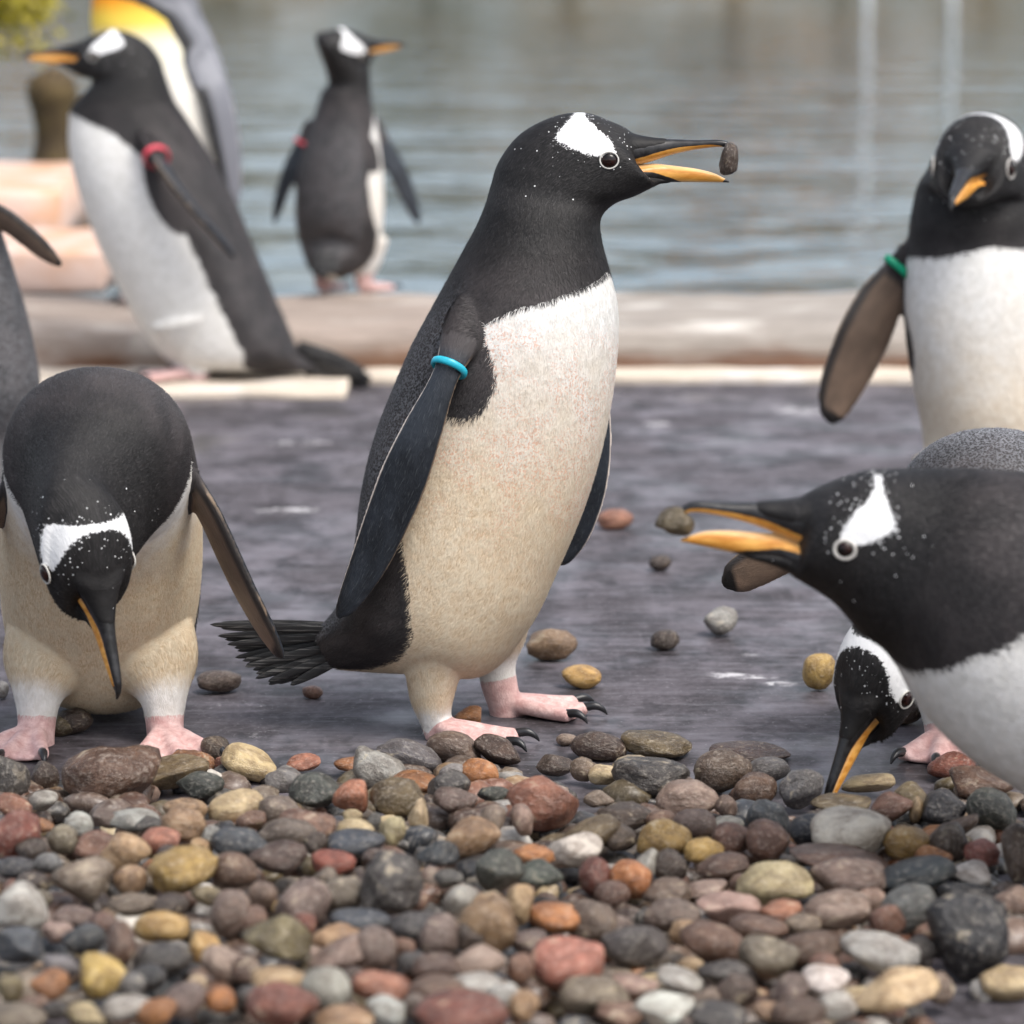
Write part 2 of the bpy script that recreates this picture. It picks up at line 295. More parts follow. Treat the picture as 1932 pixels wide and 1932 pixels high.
# ------------------------------------------------------------------ penguin materials
def mat_plumage(name, king=False):
    k = NT(name)
    rv, _ = k.attr('rest'); _, a1 = k.attr('a1'); _, a2 = k.attr('a2'); _, a3 = k.attr('a3')
    dark, pink, wp = a1[0], a1[1], a1[2]; flip, fch, fface = a2[0], a2[1], a2[2]; ft, s_, th = a3[0], a3[1], a3[2]
    oi = k.n('ShaderNodeObjectInfo'); osp = k.n('ShaderNodeSeparateColor'); k.t.links.new(oi.outputs['Color'], osp.inputs[0])
    soil_bounceA, spkA, stainA = osp.outputs[0], osp.outputs[1], osp.outputs[2]
    oc = k.obj()
    streak = k.noise(k.mapv(rv, (1, 1, .3)), 640, 1, .6)               # feather barbs run down the body
    soft = k.noise(rv, 26, 2, .6); mid = k.noise(oc, 80, 2, .65)
    edge = k.ma('SUBTRACT', k.noise(k.mapv(rv, (1, 1, .3)), 150, 2, .7), .5)
    # dark plumage
    d = k.ma('ADD', dark, k.ma('MULTIPLY', edge, .016)); dm = k.mr(d, -.0016, .0016)
    vd = k.vor(oc, 330, 'F1', 1.0)
    back = k.mr(s_, .80, .66); lowb = k.mr(s_, .72, .56)                                            # head is plain black, back is frosted
    tips = k.ma('MULTIPLY', k.mr(vd, .40, .64), k.ma('MULTIPLY', k.ma('MULTIPLY', lowb, k.mr(th, 1.85, 2.1)), spkA))
    head = k.mix(k.mr(mid, .3, .7), (.0045, .004, .0043), (.010, .009, .0092))
    nape = k.mix(k.mr(soft, .35, .65), (.022, .0195, .0203), (.048, .041, .0415))
    dk = k.mix(back, head, nape); dk = k.mix(k.mr(streak, .5, .75, 0, .35), dk, (.075, .070, .072))
    dk = k.mix(k.ma('MULTIPLY', tips, .9), dk, (.30, .31, .335))
    if king:
        dk = k.mix(k.mr(dark, .022, .04), (.012, .012, .014), k.mix(k.mr(soft, .3, .7), (.13, .135, .155), (.24, .245, .27)))
        dk = k.mix(k.mr(s_, .76, .80), dk, (.010, .010, .011))
    # white plumage, soiled towards the belly, with warm bounce light painted in
    wh = k.mix(k.mr(mid, .3, .7), (.70, .69, .66), (.82, .81, .79))
    soil = k.mr(k.ma('ADD', s_, k.ma('MULTIPLY', k.ma('SUBTRACT', soft, .5), .22)), .70, .36)
    soil = k.ma('MULTIPLY', soil, soil_bounceA)
    clean = k.mr(pink, -.058, -.028); soil = k.ma('MULTIPLY', soil, k.ma('SUBTRACT', 1.0, k.ma('MULTIPLY', clean, .9)))
    be = k.mix(k.mr(streak, .3, .7), (.54, .40, .245), (.76, .63, .455)); be = k.mix(k.mr(mid, .35, .7, 0, .5), be, (.70, .62, .47))
    wh = k.mix(k.ma('MULTIPLY', soil, .92), wh, be)
    sv = k.noise(oc, 400, 1, .5); sp_ = k.ma('MULTIPLY', k.mr(sv, .50, .62), k.mr(soft, .40, .58))
    sp_ = k.ma('MULTIPLY', sp_, k.ma('MULTIPLY', k.mr(s_, .30, .45), k.mr(s_, .66, .6))); sp_ = k.ma('MULTIPLY', sp_, stainA)
    wh = k.mix(k.ma('MULTIPLY', sp_, .55), wh, (.66, .30, .17))
    wh = k.mix(k.mr(streak, .62, .80, 0, .22), wh, (.40, .35, .28))
    if king:
        yl = k.mix(k.mr(s_, .66, .71), (.80, .76, .60), (.85, .62, .08)); yl = k.mix(k.mr(s_, .71, .745), yl, (.80, .30, .01))
        wh = k.mix(k.mr(s_, .585, .665), k.mix(.35, wh, (.8, .74, .6)), yl)
    col = k.mix(dm, wh, dk)
    # white patch over the eye with loose white flecks around it
    if not king:
        e2 = k.ma('SUBTRACT', k.noise(oc, 330, 3, .7), .5)
        wm = k.mr(k.ma('ADD', wp, k.ma('MULTIPLY', e2, .011)), -.0006, .0006)
        vn = k.n('ShaderNodeTexVoronoi', feature='F1'); vn.inputs['Scale'].default_value = 400; k.put(vn.inputs['Vector'], oc); fl = vn.outputs['Distance']; fr = k.n('ShaderNodeSeparateColor'); k.t.links.new(vn.outputs['Color'], fr.inputs[0])
        near = k.mr(wp, -.028, -.001, 0, .5); far = k.ma('MULTIPLY', k.mr(wp, -.08, -.03), .022)
        on = k.ma('LESS_THAN', fr.outputs[0], k.ma('ADD', k.ma('MULTIPLY', near, near), far))
        fk = k.ma('MULTIPLY', k.ma('MULTIPLY', k.ma('LESS_THAN', fl, k.ma('MULTIPLY', fr.outputs[1], .42)), on), k.ma('GREATER_THAN', wp, -.085))
        col = k.mix(k.ma('MAXIMUM', wm, k.ma('MULTIPLY', fk, k.mr(s_, .70, .80))), col, (.78, .785, .79))
    # flippers: outer face blue black, pale edges; inner face brownish with a dark tip
    outer = k.mix(k.mr(soft, .3, .7), (.008, .010, .014), (.022, .027, .036))
    outer = k.mix(k.mr(streak, .55, .8, 0, .4), outer, (.10, .11, .12))
    inner = k.mix(k.mr(soft, .3, .7), (.13, .092, .068), (.21, .145, .105))
    tipm = k.ma('MULTIPLY', k.mr(k.ma('ADD', ft, k.ma('MULTIPLY', fch, .05)), .80, .86), 1.0)
    inner = k.mix(tipm, inner, (.012, .011, .011)); inner = k.mix(k.mr(fch, .55, .8), inner, (.03, .026, .025))
    if king: outer = k.mix(k.mr(fch, .2, .6), (.17, .175, .20), (.02, .02, .022))
    fc = k.mix(k.mr(fface, -.15, .15), inner, outer)
    fc = k.mix(k.ma('MULTIPLY', k.mr(fch, -.86, -.93), k.mr(ft, .97, .9)), fc, (.72, .62, .54))
    fc = k.mix(k.ma('MULTIPLY', k.ma('MULTIPLY', k.mr(fch, .90, .97), k.mr(ft, .9, .75)), .6), fc, (.42, .30, .20))
    col = k.mix(k.mr(flip, .35, .65), col, fc)
    # bare pink legs and feet
    pm = k.mr(k.ma('ADD', pink, k.ma('MULTIPLY', edge, .006)), -.001, .001)
    vs = k.vor(oc, 260, 'DISTANCE_TO_EDGE')
    pk = k.mix(k.mr(mid, .3, .7), (.56, .33, .31), (.74, .52, .49)); pk = k.mix(k.mr(vs, .05, .0, 0, .45), pk, (.42, .22, .21))
    col = k.mix(pm, col, pk)
    h = k.ma('ADD', k.ma('MULTIPLY', streak, .6), k.ma('MULTIPLY', mid, .6))
    rough = k.mix(k.mr(flip, .3, .7), (.62, .62, .62), (.42, .42, .42)); rough = k.mix(pm, rough, (.45, .45, .45))
    k.fin(col, rough, k.bump(h, .55, .0025), Specular_IOR_Level=.35)
    return k.m
M_PLUM = mat_plumage('gentoo_plumage'); M_KING = mat_plumage('king_plumage', True)
def mat_bill():
    k = NT('bill_horn'); _, a = k.attr('org'); n = k.noise(k.obj(), 130, 3); st = k.noise(k.mapv(k.obj(), (40, 160, 160)), 1.0, 4)
    o = k.mix(k.mr(st, .3, .7), (.52, .20, .022), (.78, .40, .09)); o = k.mix(k.mr(a[1], .55, .95, 0, .6), o, (.86, .66, .38))
    m = k.mr(k.ma('ADD', a[0], k.ma('MULTIPLY', k.ma('SUBTRACT', n, .5), .12)), -.05, .06)
    return k.fin(k.mix(m, k.mix(k.mr(n, .4, .7), (.008, .0075, .008), (.022, .021, .023)), o), k.mr(n, .3, .7, .28, .42), k.bump(n, .15, .001))
M_BILL = mat_bill()
k = NT('eye_dark'); M_EYE = k.fin(k.mix(k.mr(k.noise(k.obj(), 90, 2), .4, .6), (.004, .002, .002), (.02, .005, .003)), .04, Specular_IOR_Level=.35)
M_RING = simple('eye_ring_white', (.58, .56, .52), .5); M_CLAW = simple('claw_black', (.018, .018, .02), .35)
k = NT('tail_feather_black'); cq = k.obj(); nq = k.noise(k.mapv(cq, (14, 260, 420)), 1.0, 3, .7); M_TAIL = k.fin(k.mix(k.mr(nq, .52, .70), (.007, .007, .008), (.14, .135, .13)), .5, k.bump(nq, .4, .001))
BANDS = {'cyan': simple('cyan_plastic', (.02, .42, .56), .3), 'green': simple('green_plastic', (.0, .33, .17), .35), 'red': simple('red_plastic', (.62, .06, .09), .35)}

# ------------------------------------------------------------------ penguin builder
HEADR = [((-13.6, -3.0), (.3, -5.2), 5.9, .85), ((-12.7, -.4), (2.6, -4.3), 5.4, .88), ((-10.3, 2.6), (4.4, -3.4), 5.0, .91), ((-6.5, 4.55), (5.2, -3.0), 4.6, .94),
         ((-3.0, 4.95), (5.2, -2.85), 4.1, .96), ((-.3, 4.05), (4.6, -2.7), 3.1, .975), ((1.5, 3.3), (3.6, -2.6), 2.1, .99), ((2.4, 2.5), (3.0, -2.2), 1.3, 1.0)]
PATCH = np.array([(.9, .75), (.1, 2.2), (-2.4, 4.2), (-3.1, 5.0), (-3.2, 5.8), (-4.0, 5.8), (-4.2, 4.8), (-5.8, 3.0), (-6.0, 2.2), (-4.3, 1.3), (-2.6, .7), (-.9, .35)])*.01
def poly_sdf(p, poly):
    d = np.full(len(p), 1e9); ins = np.zeros(len(p), bool); n = len(poly)
    for i in range(n):
        a, b = poly[i], poly[(i+1) % n]; e = b-a; w_ = p-a
        t = np.clip((w_@e)/(e@e), 0, 1); d = np.minimum(d, np.linalg.norm(w_-t[:, None]*e, axis=1))
        c1 = (a[1] > p[:, 1]) != (b[1] > p[:, 1]); x = a[0]+(p[:, 1]-a[1])/(b[1]-a[1]+1e-12)*e[0]
        ins ^= c1 & (p[:, 0] < x)
    return np.where(ins, d, -d)
TB_S = [0, .05, .12, .2, .3, .42, .52, .58, .62, .66, .69, .715, .74, .8, 1.0]
TB_G = [10, 16, 38, 72, 97, 106, 104, 100, 92, 74, 48, 12, -30, -90, -120]
TB_K = [80, 90, 120, 132, 138, 138, 132, 122, 116, 112, 108, 104, 80, -60, -120]
class Bird:
    def __init__(s, base, head=None, king=False):
        s.base = np.asarray(base, float); s.V, s.F, s.A = [], [], []; s.n = 0; s.axr = 24; s.axs = .545; s.tilt = 0; s.tb = TB_G; s.patch = PATCH; s.king = king; s.parts = []
        if head: s.O, s.f, s.u, s.hs = np.asarray(head[0], float), nrm(head[1]), np.asarray(head[2], float), head[3]; s.u = nrm(s.u-(s.u@s.f)*s.f); s.r = np.cross(s.f, s.u)
    def hp(s, f, u, r=0): return s.O + (s.f*f+s.u*u+s.r*r)*.01*s.hs
    def add(s, V, F, A):
        s.V.append(V); s.F += [[i+s.n for i in f] for f in F]; s.A.append(A); s.n += len(V)
    def head_rows(s, start=0, yaw=0):
        out = []
        for b, c, w_, st in HEADR[start:]:
            p, q = s.hp(*b), s.hp(*c); out.append(np.concatenate([(p+q)/2, (q-p)/2, s.r*w_*.01*s.hs, [st, 0]]))
        return out
    def sil(s, rows, right):                       # rows: (dorsal uv, ventral uv, Y, half width, s, yaw)
        out = []
        for d, v, Y, w_, st, yaw in rows:
            p, q = P(*d, Y), P(*v, Y); out.append(np.concatenate([(p+q)/2, (q-p)/2, nrm(right)*w_, [st, math.radians(yaw)]]))
        return out
    def spine(s, rows):                            # rows: (point, half width, half depth, ventral hint, s)
        c = np.array([r[0] for r in rows]); out = []
        for i, (p, a, b, h, st) in enumerate(rows):
            j = min(i+1, len(c)-1); q = max(i-1, 0); t = nrm(c[j]-c[q]) if j != q else np.array([0, 0, 1.])
            if hasattr(s, 'O') and i == len(c)-1: t = nrm(s.hp(-6, -1)-c[q])
            h = np.asarray(h, float); v = nrm(h-(h@t)*t); out.append(np.concatenate([p, v*b, np.cross(v, t)*a, [st, 0]]))
        return out
    def body(s, rows, nr=170, na=96, sup=2.15):
        V, F, X, T = loft(rows, nr, na, sup); st, yaw = X[:, 0], X[:, 1]
        th = np.abs((T-yaw+math.pi) % (2*math.pi)-math.pi)
        R = np.linalg.norm(V-np.repeat(np.array([0, 0, 0.])[None], len(V), 0), axis=1)*0+.105
        R = np.where(st > .74, .065, .105)
        tb = np.radians(np.interp(st+s.tilt*np.cos(th), TB_S, TB_K if s.king else s.tb)); dark = (th-tb)*R
        if not s.king:
            ax = 1-np.sqrt(((st-s.axs-(np.degrees(th)-92)*.0006)/.058)**2+((np.degrees(th)-97)/s.axr)**2); dark = np.maximum(dark, np.clip(ax, -1, 1)*.04)
        dark = np.clip(dark, -.06, .06)
        rest = np.stack([R*np.cos(T), R*np.sin(T), st*.75], 1)
        Z = np.zeros(len(V)); s.add(V, F, np.column_stack([dark, Z-.06, Z, Z, Z, Z, st, th, rest]))
    def leg(s, pts, rad, pink_at, darkback=False):
        V, F, X, T = tube(pts, rad, 40, 28); L = np.linalg.norm(np.diff(np.asarray(pts), axis=0), axis=1).sum()
        t = X[:, 0]; Z = np.zeros(len(V)); pk = np.clip((t-pink_at)*L, -.06, .03)
        rest = np.stack([np.cos(T)*.03, np.sin(T)*.03, -t*L], 1)
        s.add(V, F, np.column_stack([Z-.05, pk, Z, Z, Z, Z, Z+.2, Z, rest]))
    def foot(s, heel, d, L=.105, splay=24, z=0.0, claws=True, lift=0.0):
        d = nrm(np.array([d[0], d[1], 0.])); side = np.array([d[1], -d[0], 0]); heel = np.array([heel[0], heel[1], z])
        rows = [np.concatenate([heel+d*x*L+[0, 0, h], [0, 0, h], side*w_*L, [0]]) for x, w_, h in [(-.12, .10, .010), (.05, .15, .013), (.3, .21, .010), (.58, .32, .0065), (.8, .38, .005), (.9, .3, .004)]]
        shells = [loft(rows, 24, 28)]
        for a in (-splay, 0, splay):
            q = math.radians(a); e = d*math.cos(q)+side*math.sin(q); Lt = L*(1.0 if a == 0 else .92)
            shells.append(tube([heel+[0, 0, .014], heel+e*Lt*.35+[0, 0, .013], heel+e*Lt*.7+[0, 0, .010], heel+e*Lt+[0, 0, .0085]], [.012, .0105, .009, .008], 20, 12))
            if claws:
                b = heel+e*Lt; s.parts.append(('claw', tube([b-e*.004+[0, 0, .011], b+e*.010+[0, 0, .013], b+e*.019+[0, 0, .009], b+e*.024+[0, 0, .003]], [.0055, .005, .0032, .0008], 14, 10), M_CLAW))
        for V, F, X, T in shells:
            Z = np.zeros(len(V)); s.add(V, F, np.column_stack([Z-.05, Z+.03, Z, Z, Z, Z, Z+.2, Z, V-heel]))
    def flipper(s, pts, half, outer, lead=1, thick=.0065, root=1.0):
        pts = np.asarray(pts, float); rows = []
        for i, p in enumerate(pts):
            t = nrm(pts[min(i+1, len(pts)-1)]-pts[max(i-1, 0)]); n = np.asarray(outer[i] if np.ndim(outer) == 2 else outer, float); n = nrm(n-(n@t)*t)
            c = np.cross(n, t)*lead; th = thick*min(1, half[i]/.02+.25)*(1.5-.7*i/(len(pts)-1))*(root if i == 0 else 1+(root-1)*.35 if i == 1 else 1)
            rows.append(np.concatenate([p, c*half[i], n*th, [i/(len(pts)-1)]]))
        V, F, X, T = loft(rows, 60, 40, 2.0); t = X[:, 0]; Z = np.zeros(len(V))
        # columns: dark pink flip fch fface ft s th rest
        s.add(V, F, np.column_stack([Z+.05, Z-.06, np.clip((t-.13)*7, 0, 1), np.cos(T), np.clip(np.sin(T)*3, -1, 1), t, Z+.6, Z+1.6, np.column_stack([np.cos(T)*.03, np.sin(T)*.01, -t*.2])]))
        return rows
    def bill(s, up_rot=-8, lo_rot=6, k=1.0, long=1.0):
        g = (2.0, -.9)
        UP = [(-1.2, 3.2, -.3, 2.9), (0, 3.3, -.1, 2.45), (1, 3.2, .1, 1.95), (2.5, 3.05, .5, 1.4), (4.7, 3.0, 1.25, .82), (7.4, 2.92, 1.85, .62), (10.0, 2.95, 2.15, .44), (11.2, 2.6, 1.95, .3), (11.9, 1.85, 1.5, .12)]
        LO = [(-1.0, .1, -2.2, 2.9), (0, .1, -2.2, 2.4), (1, .15, -2.1, 1.9), (2.8, .25, -1.85, 1.2), (4.7, .05, -1.82, .8), (7.4, -.3, -1.8, .62), (9.3, -.75, -1.8, .46), (10.5, -1.3, -1.8, .28), (11.1, -1.62, -1.82, .1)]
        for nm, prof, rot in (('upper_bill', UP, up_rot), ('lower_bill', LO, lo_rot)):
            c_, s_ = math.cos(math.radians(rot)), math.sin(math.radians(rot)); rows = []
            for x, t, b, w_ in prof:
                x *= long if x > 2 else 1
                y = (t+b)/2; X_, Y_ = x*c_-y*s_, x*s_+y*c_; hv = (t-b)/2
                hvec = (s.f*-s_+s.u*c_)*hv*.01*s.hs*k
                rows.append(np.concatenate([s.hp(g[0]+X_*k, g[1]+Y_*k), hvec, s.r*w_*.01*s.hs*k, [x, hv]]))
            cone = [(-3.0, 3.4, .6, 3.4), (-1.2, 3.75, .35, 3.05), (0, 3.7, .55, 2.5), (1, 3.45, .85, 1.95), (2.5, 3.2, 1.35, 1.35), (3.8, 3.1, 1.9, .95), (4.6, 2.9, 2.3, .5)] if nm == 'upper_bill' else [(-3.0, -.9, -3.0, 3.2), (-1.2, -.55, -2.8, 2.9), (0, -.55, -2.6, 2.4), (1, -.6, -2.35, 1.85), (2.5, -.85, -2.05, 1.3), (3.8, -1.25, -1.98, .9), (4.8, -1.6, -1.9, .4)]
            cr = []
            for x, t, b, w_ in cone:
                y = (t+b)/2; X_, Y_ = x*c_-y*s_, x*s_+y*c_; cr.append(np.concatenate([s.hp(g[0]+X_*k, g[1]+Y_*k), (s.f*-s_+s.u*c_)*(t-b)/2*.01*s.hs*k, s.r*w_*.01*s.hs*k, [0]]))
            Vc, Fc, Xc, Tc = loft(cr, 40, 24, 2.0, .2); Zc = np.zeros(len(Vc)); s.add(Vc, Fc, np.column_stack([Zc+.05, Zc-.06, Zc, Zc, Zc, Zc, Zc+.98, Zc+1.5, np.column_stack([Zc+.03, Zc, Zc+.7])]))
            V, F, X, T = loft(rows, 60, 32, 2.2, .15)
            cz = np.cos(T)                                  # +1 top, -1 bottom
            x, hv = X[:, 0], X[:, 1]
            if nm == 'upper_bill':                          # orange strip along the cutting edge
                wdt = np.interp(x, [-1, 0, 1, 3, 6, 9, 10.2, 10.8], [.2, .35, .42, .55, .66, .62, .3, -.5]); org = -cz-(1-wdt*1.35)
            else:
                lim = np.interp(x, [-1, 0, .6, 2.8, 4.7, 6.5, 10.3, 10.8], [.7, .45, .4, .1, -.4, -1.3, -1.3, 1.5]); org = cz-lim
            s.parts.append((nm, (V, F, X, T), M_BILL, ('org', np.column_stack([org, np.clip(np.abs(cz), 0, 1), x*0]))))
    def finish(s, label, voxel, col=(1, 1, 0), group=None, smooth=5, eyes=(1, -1), eye_r=.0078, name='penguin', ring=.00095, eye_fu=(0, 0), barbs=0):
        me = bpy.data.meshes.new('tmp'); V = np.vstack(s.V); A = np.vstack(s.A); me.from_pydata(V.tolist(), [], s.F); me.update()
        to = bpy.data.objects.new('tmp', me); C.objects.link(to)
        m = to.modifiers.new('r', 'REMESH'); m.mode = 'VOXEL'; m.voxel_size = voxel; m.adaptivity = 0
        m = to.modifiers.new('s', 'SMOOTH'); m.factor = .5; m.iterations = smooth
        dg = bpy.context.evaluated_depsgraph_get(); dg.update(); nm = bpy.data.meshes.new_from_object(to.evaluated_get(dg))
        bpy.data.objects.remove(to); bpy.data.meshes.remove(me)
        n = len(nm.vertices); co = np.empty(n*3); nm.vertices.foreach_get('co', co); co = co.reshape(-1, 3)
        kd = KDTree(len(V))
        for i, p in enumerate(V): kd.insert(p, i)
        kd.balance(); idx = np.fromiter((kd.find(p)[1] for p in co), int, n); B = A[idx]
        nbp = len(nm.polygons)
        E = np.empty(len(nm.edges)*2, np.int32); nm.edges.foreach_get('vertices', E); E = E.reshape(-1, 2); deg = np.bincount(E.ravel(), minlength=n)+1
        for it in range(4):
            for c in range(B.shape[1]):
                x = B[:, c]; B[:, c] = (x+np.bincount(E[:, 0], x[E[:, 1]], n)+np.bincount(E[:, 1], x[E[:, 0]], n))/deg
        wp = np.full(n, -.12)
        if hasattr(s, 'O'):
            q = (co-s.O)/s.hs; fu = np.stack([q@s.f, q@s.u], 1); wp = poly_sdf(fu, s.patch)
            wp = np.where((np.linalg.norm(q, axis=1) < .14) & (B[:, 6] > .74), wp, -.12)
        wp = np.clip(wp, -.12, .03)
        AT = np.column_stack([B[:, 0], B[:, 1], wp, B[:, 2:5], B[:, 5:8], B[:, 8:11]])
        if barbs:                                            # short feather barbs lying along the plumage
            rg = np.random.default_rng(3); no = np.empty(n*3); nm.vertices.foreach_get('normal', no); no = no.reshape(-1, 3)
            dx = co[E[:, 1]]-co[E[:, 0]]; ds = (B[E[:, 1], 10]-B[E[:, 0], 10])[:, None]*dx
            gr = -np.stack([np.bincount(E[:, 0], ds[:, c], n)+np.bincount(E[:, 1], ds[:, c], n) for c in range(3)], 1)
            for it in range(3): gr = gr+np.stack([np.bincount(E[:, 0], gr[E[:, 1], c], n)+np.bincount(E[:, 1], gr[E[:, 0], c], n) for c in range(3)], 1)/deg[:, None]
            gr -= (gr*no).sum(1)[:, None]*no; gl = np.linalg.norm(gr, axis=1)
            ok = np.where((B[:, 2] < .1) & (B[:, 1] < -.004) & (B[:, 6] < .955) & (gl > 1e-12))[0]
            if hasattr(s, 'O'):
                q = co-s.O; lat = np.abs(q@s.r); ok = ok[(np.linalg.norm(q-np.outer(q@s.r, s.r), axis=1) > .017*s.hs)[ok]]
            ok = rg.choice(ok, int(len(ok)*barbs)); m = len(ok)
            g_ = gr[ok]/gl[ok][:, None]; n_ = no[ok]; sd_ = np.cross(n_, g_); an = rg.normal(0, .28, m)[:, None]; d_ = g_*np.cos(an)+sd_*np.sin(an); w2 = np.cross(n_, d_)
            hd = np.clip((B[ok, 6]-.74)/.12, 0, 1)[:, None]; L = (.0085-.0050*hd)*rg.uniform(.7, 1.3, (m, 1)); wt = (B[ok, 0] < 0)[:, None]; ww = rg.uniform(.00035, .0008, (m, 1))*(1-.35*hd)*np.where(wt, .75, 1)
            p0 = co[ok]+d_*rg.uniform(-.5, .5, (m, 1))*voxel+w2*rg.uniform(-.5, .5, (m, 1))*voxel-n_*.0006
            tp = p0+d_*L+n_*(L*rg.uniform(.04, .22, (m, 1))*np.where(wt, .55, 1)+.0006)
            tri = np.stack([p0+w2*ww, p0-w2*ww, tp], 1).reshape(-1, 3)
            at_ = AT[ok].copy(); at_[:, 9:12] += rg.normal(0, .004, (m, 3)); at_[:, 0] += rg.normal(0, .0012, m); at_ = np.repeat(at_, 3, 0)
            nv0, np0 = n, len(nm.polygons); lt0 = len(nm.loops)
            nm.vertices.add(m*3); nm.loops.add(m*3); nm.polygons.add(m)
            co = np.vstack([co, tri]); AT = np.vstack([AT, at_])
            vi = np.empty(lt0+m*3, np.int32); nm.loops.foreach_get('vertex_index', vi); vi[lt0:] = np.arange(nv0, nv0+m*3); nm.loops.foreach_set('vertex_index', vi)
            ls = np.empty(np0+m, np.int32); nm.polygons.foreach_get('loop_start', ls); ls[np0:] = lt0+np.arange(m)*3; nm.polygons.foreach_set('loop_start', ls)
            nm.vertices.foreach_set('co', co.ravel()); nm.update(calc_edges=True); nbody = np0
        for an, cols in (('a1', AT[:, 0:3]), ('a2', AT[:, 3:6]), ('a3', AT[:, 6:9]), ('rest', AT[:, 9:12])):
            at = nm.attributes.new(an, 'FLOAT_VECTOR', 'POINT'); at.data.foreach_set('vector', np.ascontiguousarray(cols, np.float32).ravel())
        root = empty(name, s.base); tag(root, label, 'penguin', group)
        co -= s.base; nm.vertices.foreach_set('co', co.ravel()); nm.update(); nm.materials.clear(); nm.materials.append(M_KING if s.king else M_PLUM)
        nm.polygons.foreach_set('use_smooth', [True]*len(nm.polygons)); nm.name = 'body'
        o = bpy.data.objects.new('body', nm); C.objects.link(o); o.parent = root; o.color = (*col, 1); s.root = root
        for pt in s.parts:
            V_, F_ = pt[1][0], pt[1][1]; po = mesh_obj(pt[0], V_-s.base, F_, pt[2], root)
            if len(pt) > 3:
                at = po.data.attributes.new(pt[3][0], 'FLOAT_VECTOR', 'POINT'); at.data.foreach_set('vector', np.ascontiguousarray(pt[3][1], np.float32).ravel())
        if hasattr(s, 'O') and eyes:
            bv = BVHTree.FromPolygons([tuple(p) for p in co+s.base], [tuple(p.vertices) for p in list(nm.polygons)[:nbp]])
            for sg in eyes:
                o0 = s.hp(*eye_fu)
                h = bv.ray_cast(Vector(o0+s.r*sg*.2*s.hs), Vector(-s.r*sg))
                if h[0] is None: continue
                p = np.array(h[0]); nn = nrm(np.array(h[1])*.75+s.r*sg*.25); a = nrm(s.f-(s.f@nn)*nn); b = np.cross(nn, a); er = eye_r*s.hs
                rows = [np.concatenate([p+nn*er*zz, a*er*rr*1.08, b*er*rr, [0]]) for zz, rr in [(-.5, .6), (-.2, .95), (.1, .98), (.32, .8), (.47, .5), (.53, .15)]]
                V_, F_, X_, T_ = loft(rows, 20, 24); eo = mesh_obj('eye', V_-s.base, F_, M_EYE, root)
                tt = np.linspace(0, 2*math.pi, 29)[:-1]; R0 = er*1.17; V2, F2 = [], []
                for i, q_ in enumerate(tt):
                    c0 = p+(a*math.cos(q_)*1.12+b*math.sin(q_))*R0+nn*er*.05; rd = nrm(a*math.cos(q_)+b*math.sin(q_))
                    for j in range(8):
                        w_ = 2*math.pi*j/8; V2.append(c0+(rd*math.cos(w_)+nn*math.sin(w_))*ring*s.hs)
                n_ = len(tt)
                F2 = [(i*8+j, ((i+1) % n_)*8+j, ((i+1) % n_)*8+(j+1) % 8, i*8+(j+1) % 8) for i in range(n_) for j in range(8)]
                mesh_obj('eye_ring', np.array(V2)-s.base, F2, M_RING, eo)
        return root
    def tail(s, base, d, up, n=9, L=.15, spread=28, w_=.0085, droop=0.0, fanlen=None):
        d = nrm(d); up = np.asarray(up, float); up = nrm(up-(up@d)*d); side = np.cross(d, up)
        for i in range(n):
            q = (i/(n-1)-.5)*2 if n > 1 else 0; a = math.radians(q*spread); e = d*math.cos(a)+up*math.sin(a)
            Li = L*(1-.25*abs(q)+random.uniform(-.06, .06)) if fanlen is None else L*fanlen[i]
            off = side*random.uniform(-.02, .02)+up*q*.018; p0 = np.asarray(base)+off
            pts = [p0-e*.02, p0+e*Li*.3, p0+e*Li*.65, p0+e*Li*.93, p0+e*Li]; pts = [p+np.array([0, 0, -droop*(j/4)**2]) for j, p in enumerate(pts)]
            rows = []
            for j, p in enumerate(pts):
                ww = w_*(.6, 1, .9, .5, .04)[j]; nv = np.cross(e, up*math.cos(a)-d*math.sin(a)); cv = np.cross(nv, e)
                rows.append(np.concatenate([p, cv*ww, nv*.0007, [0]]))
            s.parts.append(('tail_feather', loft(rows, 18, 10), M_TAIL))
    def band(s, frow, fnext, colr, grow=1.12, tube_r=.0038):
        p, cv, nv = frow[0:3], frow[3:6]*grow, frow[6:9]*1.9; ax = nrm(fnext[0:3]-p); V_, F_ = [], []
        for i in range(36):
            q = 2*math.pi*i/36; c0 = p+cv*math.cos(q)+nv*math.sin(q); rd = nrm(cv*math.cos(q)/np.linalg.norm(cv)+nv*math.sin(q)/np.linalg.norm(nv))
            for j in range(8):
                z = 2*math.pi*j/8; V_.append(c0+rd*math.cos(z)*tube_r*.55+ax*math.sin(z)*tube_r)
        F_ = [(i*8+j, ((i+1) % 36)*8+j, ((i+1) % 36)*8+(j+1) % 8, i*8+(j+1) % 8) for i in range(36) for j in range(8)]
        s.parts.append(('flipper_band', (np.array(V_), F_), BANDS[colr]))
X_, Y_, Z_ = np.eye(3)
